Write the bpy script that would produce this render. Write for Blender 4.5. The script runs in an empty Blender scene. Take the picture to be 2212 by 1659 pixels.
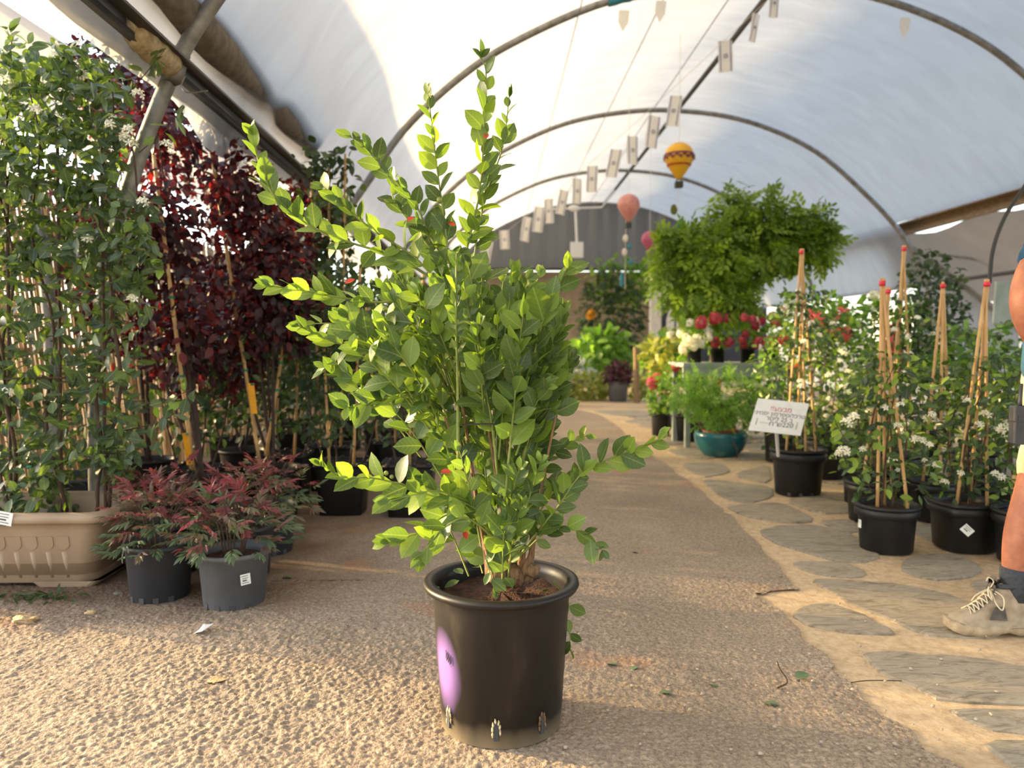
import bpy, math, random
import numpy as np
from mathutils import Matrix, Vector
random.seed(7)
rng = np.random.default_rng(11)
SC = bpy.context.scene
COL = SC.collection

# ------------------------------------------------------------------ camera
F, CX, CY, CAMZ = 1661.0, 1106.0, 829.5, 1.03
PITCH = math.atan((CY - 745) / F)          # looking slightly down
YAW = math.atan((CX - 1065) / F)           # turned right of the tunnel axis (+Y)
cam_d = bpy.data.cameras.new('camera'); cam = bpy.data.objects.new('camera', cam_d); COL.objects.link(cam)
cam.location = (0, 0, CAMZ)
cam.rotation_euler = (math.pi / 2 - PITCH, 0, -YAW)
cam_d.sensor_width = 36.0; cam_d.lens = 36.0 * F / 2212.0
cam_d.clip_start = 0.02; cam_d.clip_end = 300
cam_d.dof.use_dof = True; cam_d.dof.focus_distance = 2.25; cam_d.dof.aperture_fstop = 2.6
SC.camera = cam
RM = np.array(cam.rotation_euler.to_matrix())
# ------------------------------------------------------------------ world, sun, exposure
SUN_AZ, SUN_EL = math.radians(17), math.radians(15.5)   # from the left, a little beyond the scene
SUN_DIR = np.array([-math.cos(SUN_AZ) * math.cos(SUN_EL), math.sin(SUN_AZ) * math.cos(SUN_EL), math.sin(SUN_EL)])
W = bpy.data.worlds.new('world'); SC.world = W; W.use_nodes = True
wn = W.node_tree.nodes; wl = W.node_tree.links
bg = wn['Background']; sky = wn.new('ShaderNodeTexSky'); sky.sky_type = 'NISHITA'
sky.sun_disc = False; sky.sun_elevation = SUN_EL; sky.sun_rotation = -math.pi / 2 + SUN_AZ
sky.air_density = 1.1; sky.dust_density = 2.2; sky.ozone_density = 1.4
hsv = wn.new('ShaderNodeHueSaturation'); hsv.inputs['Saturation'].default_value = 0.55
wl.new(sky.outputs[0], hsv.inputs['Color']); wl.new(hsv.outputs[0], bg.inputs[0]); bg.inputs[1].default_value = 1.38
sd = bpy.data.lights.new('sun_offscreen', 'SUN'); sun = bpy.data.objects.new('sun_offscreen', sd); COL.objects.link(sun)
sd.energy = 22.0; sd.color = (1.0, 0.69, 0.29); sd.angle = math.radians(0.9)
sun.rotation_euler = Vector(SUN_DIR).to_track_quat('Z', 'Y').to_euler()
sun.location = tuple(SUN_DIR * 30)
vs = SC.view_settings; vs.view_transform = 'Standard'; vs.look = 'None'; vs.exposure = -0.56; vs.gamma = 1; vs.use_curve_mapping = False

# ------------------------------------------------------------------ pixel helpers (points on real planes)
def ray(x, y):
    return RM @ np.array([(x - CX) / F, (CY - y) / F, -1.0])
def G(x, y, z=0.0):
    r = ray(x, y); k = (z - CAMZ) / r[2]; return np.array([0, 0, CAMZ]) + r * k
def PY(x, y, Y):
    r = ray(x, y); k = Y / r[1]; return np.array([0, 0, CAMZ]) + r * k

# ------------------------------------------------------------------ materials
def nodes_of(name):
    m = bpy.data.materials.new(name); m.use_nodes = True
    nt = m.node_tree; return m, nt, nt.nodes['Principled BSDF'], nt.nodes['Material Output']
def srgb(r, g, b):
    f = lambda c: (c / 255 / 12.92) if c / 255 <= 0.04045 else ((c / 255 + 0.055) / 1.055) ** 2.4
    return (f(r), f(g), f(b), 1)
def ramp(nt, stops):
    n = nt.nodes.new('ShaderNodeValToRGB'); e = n.color_ramp.elements
    while len(e) < len(stops): e.new(0.5)
    for q, (p, c) in zip(e, stops): q.position = p; q.color = c
    return n
def mat(name, c, rough=0.5, c2=None, scale=20, bump=0.0, bscale=60, metal=0, spec=0.5, detail=6, stretch=None):
    m, nt, b, o = nodes_of(name)
    b.inputs['Roughness'].default_value = rough; b.inputs['Metallic'].default_value = metal
    b.inputs['Specular IOR Level'].default_value = spec
    tc = nt.nodes.new('ShaderNodeTexCoord'); mp = nt.nodes.new('ShaderNodeMapping')
    nt.links.new(tc.outputs['Object'], mp.inputs[0])
    if stretch: mp.inputs['Scale'].default_value = stretch
    n = nt.nodes.new('ShaderNodeTexNoise'); n.inputs['Scale'].default_value = scale; n.inputs['Detail'].default_value = detail
    nt.links.new(mp.outputs[0], n.inputs[0])
    c2 = c2 or tuple(x * 0.8 for x in c[:3]) + (1,)
    r = ramp(nt, [(0.32, c), (0.7, c2)]); nt.links.new(n.outputs[0], r.inputs[0]); nt.links.new(r.outputs[0], b.inputs['Base Color'])
    if bump:
        n2 = nt.nodes.new('ShaderNodeTexNoise'); n2.inputs['Scale'].default_value = bscale; n2.inputs['Detail'].default_value = 8
        nt.links.new(mp.outputs[0], n2.inputs[0])
        bp = nt.nodes.new('ShaderNodeBump'); bp.inputs['Strength'].default_value = bump; bp.inputs['Distance'].default_value = 0.01
        nt.links.new(n2.outputs[0], bp.inputs['Height']); nt.links.new(bp.outputs[0], b.inputs['Normal'])
    return m
def leaf_mat(name, cols, tr=0.4, tcol=None, rough=0.42, vein=0.0, spec=0.4):
    """leaf: three colours picked leaf by leaf, light glows through"""
    m, nt, b, o = nodes_of(name)
    at = nt.nodes.new('ShaderNodeAttribute'); at.attribute_name = 'rnd'
    oi = nt.nodes.new('ShaderNodeObjectInfo')
    a = nt.nodes.new('ShaderNodeMath'); a.operation = 'ADD'; nt.links.new(at.outputs['Fac'], a.inputs[0])
    ao = nt.nodes.new('ShaderNodeAttribute'); ao.attribute_type = 'OBJECT'; ao.attribute_name = 'tint'
    nt.links.new(ao.outputs['Fac'], a.inputs[1])
    r = ramp(nt, [(i / max(1, len(cols) - 1) * 0.96 + 0.02, c) for i, c in enumerate(cols)])
    nt.links.new(a.outputs[0], r.inputs[0]); col = r.outputs[0]
    if vein:
        uv = nt.nodes.new('ShaderNodeUVMap'); sp = nt.nodes.new('ShaderNodeSeparateXYZ'); nt.links.new(uv.outputs[0], sp.inputs[0])
        u = nt.nodes.new('ShaderNodeMath'); u.operation = 'SUBTRACT'; u.inputs[1].default_value = 0.5; nt.links.new(sp.outputs[0], u.inputs[0])
        ab = nt.nodes.new('ShaderNodeMath'); ab.operation = 'ABSOLUTE'; nt.links.new(u.outputs[0], ab.inputs[0])
        mid = nt.nodes.new('ShaderNodeMath'); mid.operation = 'LESS_THAN'; mid.inputs[1].default_value = 0.03; nt.links.new(ab.outputs[0], mid.inputs[0])
        s1 = nt.nodes.new('ShaderNodeMath'); s1.operation = 'MULTIPLY_ADD'; s1.inputs[1].default_value = -0.55; nt.links.new(ab.outputs[0], s1.inputs[0]); nt.links.new(sp.outputs[1], s1.inputs[2])
        s2 = nt.nodes.new('ShaderNodeMath'); s2.operation = 'MULTIPLY'; s2.inputs[1].default_value = 6.5; nt.links.new(s1.outputs[0], s2.inputs[0])
        s3 = nt.nodes.new('ShaderNodeMath'); s3.operation = 'FRACT'; nt.links.new(s2.outputs[0], s3.inputs[0])
        s4 = nt.nodes.new('ShaderNodeMath'); s4.operation = 'LESS_THAN'; s4.inputs[1].default_value = 0.1; nt.links.new(s3.outputs[0], s4.inputs[0])
        s5 = nt.nodes.new('ShaderNodeMath'); s5.operation = 'MULTIPLY'; s5.inputs[1].default_value = 0.55; nt.links.new(s4.outputs[0], s5.inputs[0])
        mx = nt.nodes.new('ShaderNodeMath'); mx.operation = 'MAXIMUM'; nt.links.new(mid.outputs[0], mx.inputs[0]); nt.links.new(s5.outputs[0], mx.inputs[1])
        mv = nt.nodes.new('ShaderNodeMath'); mv.operation = 'MULTIPLY'; mv.inputs[1].default_value = vein; nt.links.new(mx.outputs[0], mv.inputs[0])
        mixc = nt.nodes.new('ShaderNodeMixRGB'); mixc.inputs[2].default_value = (0.42, 0.5, 0.24, 1)
        nt.links.new(mv.outputs[0], mixc.inputs[0]); nt.links.new(col, mixc.inputs[1]); col = mixc.outputs[0]
    nt.links.new(col, b.inputs['Base Color']); b.inputs['Roughness'].default_value = rough; b.inputs['Specular IOR Level'].default_value = spec
    t = nt.nodes.new('ShaderNodeBsdfTranslucent')
    hs = nt.nodes.new('ShaderNodeMixRGB'); hs.blend_type = 'MULTIPLY'; hs.inputs[0].default_value = 1
    hs.inputs[2].default_value = tcol or (1.9, 2.1, 0.7, 1); nt.links.new(col, hs.inputs[1]); nt.links.new(hs.outputs[0], t.inputs[0])
    mx2 = nt.nodes.new('ShaderNodeMixShader'); mx2.inputs[0].default_value = tr
    nt.links.new(b.outputs[0], mx2.inputs[1]); nt.links.new(t.outputs[0], mx2.inputs[2]); nt.links.new(mx2.outputs[0], o.inputs[0])
    return m
def film_mat(name, c, tr, rough=0.6, wrinkle=0.25, stretch=(1, 1, 1)):
    m, nt, b, o = nodes_of(name)
    tc = nt.nodes.new('ShaderNodeTexCoord'); mp = nt.nodes.new('ShaderNodeMapping'); mp.inputs['Scale'].default_value = stretch
    nt.links.new(tc.outputs['Object'], mp.inputs[0])
    n = nt.nodes.new('ShaderNodeTexNoise'); n.inputs['Scale'].default_value = 3.0; n.inputs['Detail'].default_value = 7; n.inputs['Distortion'].default_value = 0.6
    nt.links.new(mp.outputs[0], n.inputs[0])
    r = ramp(nt, [(0.3, tuple(x * 0.86 for x in c[:3]) + (1,)), (0.75, c)]); nt.links.new(n.outputs[0], r.inputs[0])
    bp = nt.nodes.new('ShaderNodeBump'); bp.inputs['Strength'].default_value = wrinkle; bp.inputs['Distance'].default_value = 0.05
    nt.links.new(n.outputs[0], bp.inputs['Height'])
    b.inputs['Roughness'].default_value = rough; nt.links.new(r.outputs[0], b.inputs['Base Color']); nt.links.new(bp.outputs[0], b.inputs['Normal'])
    t = nt.nodes.new('ShaderNodeBsdfTranslucent'); nt.links.new(r.outputs[0], t.inputs[0]); nt.links.new(bp.outputs[0], t.inputs['Normal'])
    mx = nt.nodes.new('ShaderNodeMixShader'); mx.inputs[0].default_value = tr
    nt.links.new(b.outputs[0], mx.inputs[1]); nt.links.new(t.outputs[0], mx.inputs[2]); nt.links.new(mx.outputs[0], o.inputs[0])
    return m
M = {}
M['film'] = film_mat('film', (0.35, 0.35, 0.345, 1), 0.72, stretch=(0.5, 1.5, 0.5))
M['curtain'] = film_mat('curtain', srgb(96, 99, 104), 0.12, stretch=(4, 1, 0.4))
M['net'] = film_mat('net', srgb(150, 138, 124), 0.35)
M['steel'] = mat('steel', srgb(150, 150, 146), 0.45, srgb(112, 110, 106), 14, metal=0.35)
M['dark_steel'] = mat('dark_steel', srgb(62, 58, 54), 0.5, srgb(40, 37, 34), 10)
M['wood_beam'] = mat('wood_beam', srgb(150, 125, 92), 0.8, srgb(98, 78, 55), 9, stretch=(8, 1, 8))
M['burlap'] = mat('burlap', srgb(205, 188, 152), 0.95, srgb(160, 138, 102), 30, bump=0.8, bscale=120)
M['blue_tape'] = mat('blue_tape', srgb(62, 150, 168), 0.55, srgb(40, 112, 132), 18, bump=0.3)
M['reed'] = mat('reed', srgb(205, 180, 140), 0.8, srgb(140, 116, 82), 6, stretch=(6, 6, 0.8))
M['bamboo'] = mat('bamboo', srgb(204, 166, 110), 0.5, srgb(168, 128, 76), 7, stretch=(6, 6, 1))
M['cap'] = mat('cap', srgb(215, 45, 75), 0.45)
M['black_pot'] = mat('black_pot', srgb(24, 24, 25), 0.5, srgb(16, 16, 17), 8)
M['grey_pot'] = mat('grey_pot', srgb(96, 98, 102), 0.5, srgb(80, 82, 86), 9)
M['dark_pot'] = mat('dark_pot', srgb(54, 56, 61), 0.5, srgb(44, 46, 50), 9)
M['planter'] = mat('planter', srgb(166, 142, 116), 0.55, srgb(148, 124, 100), 5)
M['soil'] = mat('soil', srgb(92, 58, 42), 0.95, srgb(38, 24, 18), 60, bump=1.0, bscale=150)
M['sticker'] = mat('sticker', srgb(232, 232, 228), 0.6, srgb(220, 220, 216))
M['ink'] = mat('ink', srgb(60, 60, 62), 0.7)
M['ink_red'] = mat('ink_red', srgb(196, 60, 60), 0.7)
M['white'] = mat('white', srgb(232, 232, 230), 0.5, srgb(222, 222, 220))
M['tag'] = mat('tag', srgb(240, 170, 30), 0.5, srgb(225, 150, 20))
M['tie'] = mat('tie', srgb(20, 120, 90), 0.5)
M['trunk'] = mat('trunk', srgb(150, 118, 84), 0.9, srgb(92, 66, 46), 40, bump=0.8, bscale=70, stretch=(3, 3, 0.7))
M['shoot'] = mat('shoot', srgb(126, 138, 62), 0.55, srgb(98, 112, 52), 30)
M['vine'] = mat('vine', srgb(84, 62, 44), 0.8, srgb(58, 44, 32), 30)
M['dark_stem'] = mat('dark_stem', srgb(74, 56, 48), 0.8, srgb(52, 38, 32), 20)
M['blueberry'] = leaf_mat('blueberry', [srgb(66, 86, 50), srgb(80, 102, 56), srgb(98, 120, 62), srgb(122, 144, 62)], 0.42, (1.9, 2.0, 0.5, 1), 0.4, vein=0.22)
M['jasmine'] = leaf_mat('jasmine', [srgb(56, 72, 52), srgb(72, 88, 62), srgb(92, 108, 72), srgb(130, 152, 58)], 0.34, (2.1, 2.3, 0.6, 1), 0.36, vein=0.25)
M['jasmine_r'] = leaf_mat('jasmine_r', [srgb(42, 60, 38), srgb(58, 80, 46), srgb(76, 100, 52), srgb(136, 160, 62)], 0.34, (1.8, 2.0, 0.6, 1), 0.32, vein=0.2)
M['dark_leaf'] = leaf_mat('dark_leaf', [srgb(46, 62, 44), srgb(60, 78, 52), srgb(82, 100, 62)], 0.3, None, 0.4)
M['prunus'] = leaf_mat('prunus', [srgb(40, 24, 32), srgb(52, 30, 38), srgb(66, 34, 42), srgb(96, 42, 38)], 0.34, (3.0, 0.9, 0.75, 1), 0.4)
M['nandina'] = leaf_mat('nandina', [srgb(70, 92, 66), srgb(92, 108, 72), srgb(106, 82, 70), srgb(120, 62, 66), srgb(142, 64, 70)], 0.26, (1.5, 1.2, 0.9, 1), 0.45)
M['tree'] = leaf_mat('tree', [srgb(92, 118, 42), srgb(120, 146, 48), srgb(152, 174, 60)], 0.45, (1.4, 1.5, 0.5, 1), 0.5)
M['fern'] = leaf_mat('fern', [srgb(84, 120, 54), srgb(108, 144, 62), srgb(132, 164, 72)], 0.4, None, 0.5)
M['shrub'] = leaf_mat('shrub', [srgb(74, 108, 46), srgb(100, 136, 56), srgb(140, 168, 66)], 0.4, None, 0.45)
M['yellow_leaf'] = leaf_mat('yellow_leaf', [srgb(116, 122, 56), srgb(138, 142, 66), srgb(158, 158, 88)], 0.32, None, 0.5)
M['burgundy'] = leaf_mat('burgundy', [srgb(52, 28, 38), srgb(76, 36, 50), srgb(96, 50, 62)], 0.3, (2, 1, 1, 1), 0.5)
M['flower_white'] = leaf_mat('flower_white', [srgb(236, 234, 214), srgb(246, 244, 230)], 0.35, (1, 1, 0.9, 1), 0.6)
M['flower_pink'] = leaf_mat('flower_pink', [srgb(186, 56, 78), srgb(208, 92, 108)], 0.3, (1.2, 0.9, 0.9, 1), 0.6)
M['flower_coral'] = leaf_mat('flower_coral', [srgb(214, 92, 92), srgb(232, 130, 120)], 0.3, (1.2, 0.9, 0.9, 1), 0.6)
M['flower_lilac'] = leaf_mat('flower_lilac', [srgb(178, 140, 190), srgb(200, 168, 208)], 0.3, (1, 1, 1, 1), 0.6)
M['flower_orange'] = leaf_mat('flower_orange', [srgb(228, 150, 30), srgb(238, 170, 40)], 0.3, (1, 1, 1, 1), 0.6)
M['silver_leaf'] = leaf_mat('silver_leaf', [srgb(170, 180, 176), srgb(196, 204, 198)], 0.2, (1, 1, 1, 1), 0.6)
M['glaze'] = mat('glaze', srgb(34, 104, 112), 0.2, srgb(24, 78, 90), 6)
M['red_clay'] = mat('red_clay', srgb(120, 52, 38), 0.7)
M['bench'] = mat('bench', srgb(150, 158, 150), 0.7, srgb(120, 130, 124), 8)
M['skin'] = mat('skin', srgb(168, 108, 80), 0.6, srgb(146, 88, 64), 25, bump=0.15, bscale=200)
M['shirt'] = mat('shirt', srgb(28, 78, 108), 0.85, srgb(20, 62, 90), 40)
M['shorts'] = mat('shorts', srgb(214, 198, 152), 0.9, srgb(200, 182, 136), 60, bump=0.2, bscale=300)
M['sock'] = mat('sock', srgb(70, 74, 82), 0.95, srgb(54, 58, 64), 90, bump=0.6, bscale=250)
M['shoe'] = mat('shoe', srgb(168, 152, 130), 0.85, srgb(140, 124, 104), 30, bump=0.3, bscale=180)
M['shoe_dark'] = mat('shoe_dark', srgb(98, 92, 84), 0.8, srgb(70, 66, 60), 40)
M['sole'] = mat('sole', srgb(178, 160, 132), 0.85, srgb(140, 122, 98), 25, bump=0.4, bscale=120)
M['lace'] = mat('lace', srgb(206, 192, 164), 0.8)
M['hair'] = mat('hair', srgb(48, 36, 28), 0.7)
M['eye'] = mat('eye', srgb(230, 228, 222), 0.3)
M['lip'] = mat('lip', srgb(160, 86, 76), 0.5)
M['radio'] = mat('radio', srgb(52, 53, 56), 0.5, srgb(42, 43, 46))
M['balloon_yellow'] = mat('balloon_yellow', srgb(236, 184, 36), 0.5, srgb(224, 160, 26), 6)
M['balloon_band'] = mat('balloon_band', srgb(196, 74, 40), 0.5)
M['balloon_purple'] = mat('balloon_purple', srgb(120, 52, 70), 0.5)
M['balloon_pink'] = mat('balloon_pink', srgb(222, 160, 146), 0.6, srgb(198, 124, 120), 10)
M['balloon_magenta'] = mat('balloon_magenta', srgb(190, 100, 130), 0.6, srgb(170, 84, 112), 10)
M['basket'] = mat('basket', srgb(70, 74, 62), 0.8)
M['flag'] = film_mat('flag', srgb(250, 246, 236), 0.4, wrinkle=0.1)
M['flag_blue'] = mat('flag_blue', srgb(120, 126, 168), 0.8)
M['wall_brown'] = mat('wall_brown', srgb(150, 136, 116), 0.9, srgb(122, 108, 92), 3)
M['block_dark'] = mat('block_dark', srgb(58, 60, 66), 0.9, srgb(44, 46, 52), 3)
M['cable'] = mat('cable', srgb(40, 38, 38), 0.5)
M['dry_leaf'] = mat('dry_leaf', srgb(190, 168, 128), 0.8, srgb(150, 118, 78), 40, bump=0.5)
M['green_litter'] = mat('green_litter', srgb(92, 116, 78), 0.7, srgb(72, 94, 62), 30)
M['paper'] = mat('paper', srgb(226, 224, 220), 0.8)
M['pebble'] = mat('pebble', srgb(190, 176, 156), 0.9, srgb(120, 106, 92), 20)
M['outer_wall'] = mat('outer_wall', srgb(226, 224, 220), 0.9)

# ground materials
def ground_mat(name, c1, c2, c3, s1, s2, bump, bs, dirt=None):
    m, nt, b, o = nodes_of(name); b.inputs['Roughness'].default_value = 0.95; b.inputs['Specular IOR Level'].default_value = 0.2
    tc = nt.nodes.new('ShaderNodeTexCoord')
    n1 = nt.nodes.new('ShaderNodeTexNoise'); n1.inputs['Scale'].default_value = s1; n1.inputs['Detail'].default_value = 8; n1.inputs['Roughness'].default_value = 0.7
    n2 = nt.nodes.new('ShaderNodeTexNoise'); n2.inputs['Scale'].default_value = s2; n2.inputs['Detail'].default_value = 5
    for n in (n1, n2): nt.links.new(tc.outputs['Object'], n.inputs[0])
    r1 = ramp(nt, [(0.3, c2), (0.5, c1), (0.72, c3)]); nt.links.new(n1.outputs[0], r1.inputs[0])
    r2 = ramp(nt, [(0.3, (0.82, 0.8, 0.78, 1)), (0.7, (1.06, 1.05, 1.03, 1))]); nt.links.new(n2.outputs[0], r2.inputs[0])
    mx = nt.nodes.new('ShaderNodeMixRGB'); mx.blend_type = 'MULTIPLY'; mx.inputs[0].default_value = 1
    nt.links.new(r1.outputs[0], mx.inputs[1]); nt.links.new(r2.outputs[0], mx.inputs[2]); col = mx.outputs[0]
    if dirt:      # trodden soil beside the planter and the pots along the left
        sp = nt.nodes.new('ShaderNodeSeparateXYZ'); nt.links.new(tc.outputs['Object'], sp.inputs[0])
        def mr(sock, lo, hi):
            q = nt.nodes.new('ShaderNodeMapRange'); q.inputs['From Min'].default_value = lo; q.inputs['From Max'].default_value = hi; nt.links.new(sock, q.inputs['Value']); return q.outputs[0]
        a2 = nt.nodes.new('ShaderNodeMath'); a2.operation = 'MULTIPLY'; nt.links.new(mr(sp.outputs[0], -.25, -1.1), a2.inputs[0]); nt.links.new(mr(sp.outputs[1], 2.6, 3.2), a2.inputs[1])
        n3 = nt.nodes.new('ShaderNodeTexNoise'); n3.inputs['Scale'].default_value = 4.5; n3.inputs['Detail'].default_value = 8; nt.links.new(tc.outputs['Object'], n3.inputs[0])
        a3 = nt.nodes.new('ShaderNodeMath'); a3.operation = 'MULTIPLY'; nt.links.new(a2.outputs[0], a3.inputs[0]); nt.links.new(n3.outputs[0], a3.inputs[1])
        rr = ramp(nt, [(0.1, (0, 0, 0, 1)), (0.5, (1, 1, 1, 1))]); nt.links.new(a3.outputs[0], rr.inputs[0])
        md = nt.nodes.new('ShaderNodeMixRGB'); md.inputs[2].default_value = dirt
        dm = nt.nodes.new('ShaderNodeMath'); dm.operation = 'MULTIPLY'; dm.inputs[1].default_value = 0.8; nt.links.new(rr.outputs[0], dm.inputs[0])
        nt.links.new(dm.outputs[0], md.inputs[0]); nt.links.new(col, md.inputs[1]); col = md.outputs[0]
        # rusty soil stains
        n4 = nt.nodes.new('ShaderNodeTexNoise'); n4.inputs['Scale'].default_value = 2.3; n4.inputs['Detail'].default_value = 9; nt.links.new(tc.outputs['Object'], n4.inputs[0])
        r4 = ramp(nt, [(0.6, (0, 0, 0, 1)), (0.74, (0.55, 0.55, 0.55, 1))]); nt.links.new(n4.outputs[0], r4.inputs[0])
        m4 = nt.nodes.new('ShaderNodeMixRGB'); m4.inputs[2].default_value = srgb(168, 112, 72); nt.links.new(r4.outputs[0], m4.inputs[0]); nt.links.new(col, m4.inputs[1]); col = m4.outputs[0]
    nt.links.new(col, b.inputs['Base Color'])
    v = nt.nodes.new('ShaderNodeTexNoise'); v.inputs['Scale'].default_value = bs; v.inputs['Detail'].default_value = 6; nt.links.new(tc.outputs['Object'], v.inputs[0])
    bp = nt.nodes.new('ShaderNodeBump'); bp.inputs['Strength'].default_value = bump; bp.inputs['Distance'].default_value = 0.006
    nt.links.new(v.outputs[0], bp.inputs['Height']); nt.links.new(bp.outputs[0], b.inputs['Normal'])
    return m
M['asphalt'] = ground_mat('asphalt', srgb(148, 134, 119), srgb(104, 93, 84), srgb(184, 168, 148), 90, 1.3, 0.8, 140, dirt=srgb(104, 80, 62))
M['mortar'] = ground_mat('mortar', srgb(190, 168, 138), srgb(164, 142, 114), srgb(208, 188, 158), 25, 1.1, 0.5, 80)
def stone_mat():
    m, nt, b, o = nodes_of('flagstone'); b.inputs['Roughness'].default_value = 0.75
    tc = nt.nodes.new('ShaderNodeTexCoord'); mp = nt.nodes.new('ShaderNodeMapping'); mp.inputs['Scale'].default_value = (1.2, 4.2, 1); mp.inputs['Rotation'].default_value = (0, 0, 0.5)
    nt.links.new(tc.outputs['Object'], mp.inputs[0])
    n = nt.nodes.new('ShaderNodeTexNoise'); n.inputs['Scale'].default_value = 5.0; n.inputs['Detail'].default_value = 12; n.inputs['Roughness'].default_value = 0.68; n.inputs['Distortion'].default_value = 0.8
    nt.links.new(mp.outputs[0], n.inputs[0])
    r = ramp(nt, [(0.3, srgb(84, 76, 66)), (0.43, srgb(136, 127, 112)), (0.53, srgb(158, 149, 134)), (0.6, srgb(122, 113, 99)), (0.74, srgb(200, 190, 172))])
    nt.links.new(n.outputs[0], r.inputs[0])
    oi = nt.nodes.new('ShaderNodeObjectInfo'); rr = ramp(nt, [(0, (0.88, 0.9, 0.9, 1)), (1, (1.08, 1.02, 0.95, 1))]); nt.links.new(oi.outputs['Random'], rr.inputs[0])
    mx = nt.nodes.new('ShaderNodeMixRGB'); mx.blend_type = 'MULTIPLY'; mx.inputs[0].default_value = 1; nt.links.new(r.outputs[0], mx.inputs[1]); nt.links.new(rr.outputs[0], mx.inputs[2])
    nt.links.new(mx.outputs[0], b.inputs['Base Color'])
    bp = nt.nodes.new('ShaderNodeBump'); bp.inputs['Strength'].default_value = 0.6; bp.inputs['Distance'].default_value = 0.01
    nt.links.new(n.outputs[0], bp.inputs['Height']); nt.links.new(bp.outputs[0], b.inputs['Normal'])
    return m
M['flagstone'] = stone_mat()

# ------------------------------------------------------------------ mesh helpers
def mesh(name, V, Fc, m, smooth=False):
    me = bpy.data.meshes.new(name); me.from_pydata([tuple(map(float, v)) for v in V], [], [tuple(map(int, f)) for f in Fc])
    if m is not None: me.materials.append(M[m] if isinstance(m, str) else m)
    if smooth: me.polygons.foreach_set('use_smooth', [True] * len(me.polygons))
    me.update(); return me
def link(name, me, parent=None):
    o = bpy.data.objects.new(name, me); COL.objects.link(o)
    if parent is not None: o.parent = parent
    return o
def tag(o, label=None, cat=None, group=None, kind=None):
    if label: o['label'] = label
    if cat: o['category'] = cat
    if group: o['group'] = group
    if kind: o['kind'] = kind
    return o
BASE = {}
def thing(name, label, cat, base, group=None, kind=None):
    o = link(name, None); o.location = tuple(map(float, base)); o.empty_display_size = 0.1
    tag(o, label, cat, group, kind); BASE[o.name] = np.array(base, float); return o
def base_of(o):
    while o.parent is not None: o = o.parent
    return BASE.get(o.name, np.zeros(3))
def part(parent, name, VF, m, smooth=False, label=None, kind=None):
    """a child mesh; vertices come in world coordinates"""
    V, Fc = VF; V = np.asarray(V, float) - base_of(parent)
    o = link(name, mesh(name, V, Fc, m, smooth), parent)
    if label: o['label'] = label
    if kind: o['kind'] = kind
    return o
def single(name, VF, m, label, cat, base=None, smooth=False, group=None, kind=None):
    V, Fc = VF; V = np.asarray(V, float)
    if base is None: base = np.array([(V[:, 0].min() + V[:, 0].max()) / 2, (V[:, 1].min() + V[:, 1].max()) / 2, V[:, 2].min()])
    o = link(name, mesh(name, V - base, Fc, m, smooth)); o.location = tuple(map(float, base)); BASE[o.name] = np.array(base, float)
    return tag(o, label, cat, group, kind)
def structure(name, VF, m, smooth=False):
    o = link(name, mesh(name, VF[0], VF[1], m, smooth)); o['kind'] = 'structure'; BASE[o.name] = np.zeros(3); return o
def merge(*L):
    V, Fc, k = [], [], 0
    for v, f in L:
        V.append(np.asarray(v, float)); Fc += [tuple(i + k for i in q) for q in f]; k += len(v)
    return np.concatenate(V), Fc
def lathe(prof, c=(0, 0, 0), n=32, close=False, sq=0.0):
    """prof: (r, z) list; sq>0 squares the plan"""
    V, Fc = [], []
    for r, z in prof:
        for k in range(n):
            a = 2 * math.pi * k / n; ca, sa = math.cos(a), math.sin(a)
            s = 1.0
            if sq: s = 1 + sq * (1 / max(abs(ca), abs(sa)) - 1)
            V.append((c[0] + r * s * ca, c[1] + r * s * sa, c[2] + z))
    for i in range(len(prof) - 1):
        for k in range(n):
            Fc.append((i * n + k, i * n + (k + 1) % n, (i + 1) * n + (k + 1) % n, (i + 1) * n + k))
    if close: Fc.append(tuple(range((len(prof) - 1) * n, len(prof) * n)))
    return np.array(V), Fc
def frames(P):
    P = np.asarray(P, float); T = np.gradient(P, axis=0); T /= np.linalg.norm(T, axis=1)[:, None] + 1e-12
    up = np.array([0, 0, 1.0]) if abs(T[0][2]) < 0.9 else np.array([0, 1.0, 0])
    N = []; n = up - T[0] * np.dot(up, T[0]); n /= np.linalg.norm(n)
    for t in T:
        n = n - t * np.dot(n, t); l = np.linalg.norm(n)
        if l < 1e-6: n = np.cross(t, [1, 0.3, 0.2]); l = np.linalg.norm(n)
        n = n / l; N.append(n)
    N = np.array(N); return T, N, np.cross(T, N)
def tube(P, r, n=6, caps=True):
    P = np.asarray(P, float); r = np.broadcast_to(np.asarray(r, float), (len(P),)); T, N, B = frames(P)
    V = []; Fc = []
    for i in range(len(P)):
        for k in range(n):
            a = 2 * math.pi * k / n; V.append(P[i] + r[i] * (math.cos(a) * N[i] + math.sin(a) * B[i]))
    for i in range(len(P) - 1):
        for k in range(n): Fc.append((i * n + k, i * n + (k + 1) % n, (i + 1) * n + (k + 1) % n, (i + 1) * n + k))
    if caps: Fc += [tuple(range(n))[::-1], tuple((len(P) - 1) * n + k for k in range(n))]
    return np.array(V), Fc
def box(c, s, rot=None):
    V = np.array([(x, y, z) for x in (-.5, .5) for y in (-.5, .5) for z in (-.5, .5)]) * np.array(s)
    if rot is not None: V = V @ np.asarray(rot).T
    return V + np.array(c), [(0, 1, 3, 2), (4, 6, 7, 5), (0, 4, 5, 1), (2, 3, 7, 6), (0, 2, 6, 4), (1, 5, 7, 3)]
def rotm(ax, a): return np.array(Matrix.Rotation(a, 3, ax))
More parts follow.
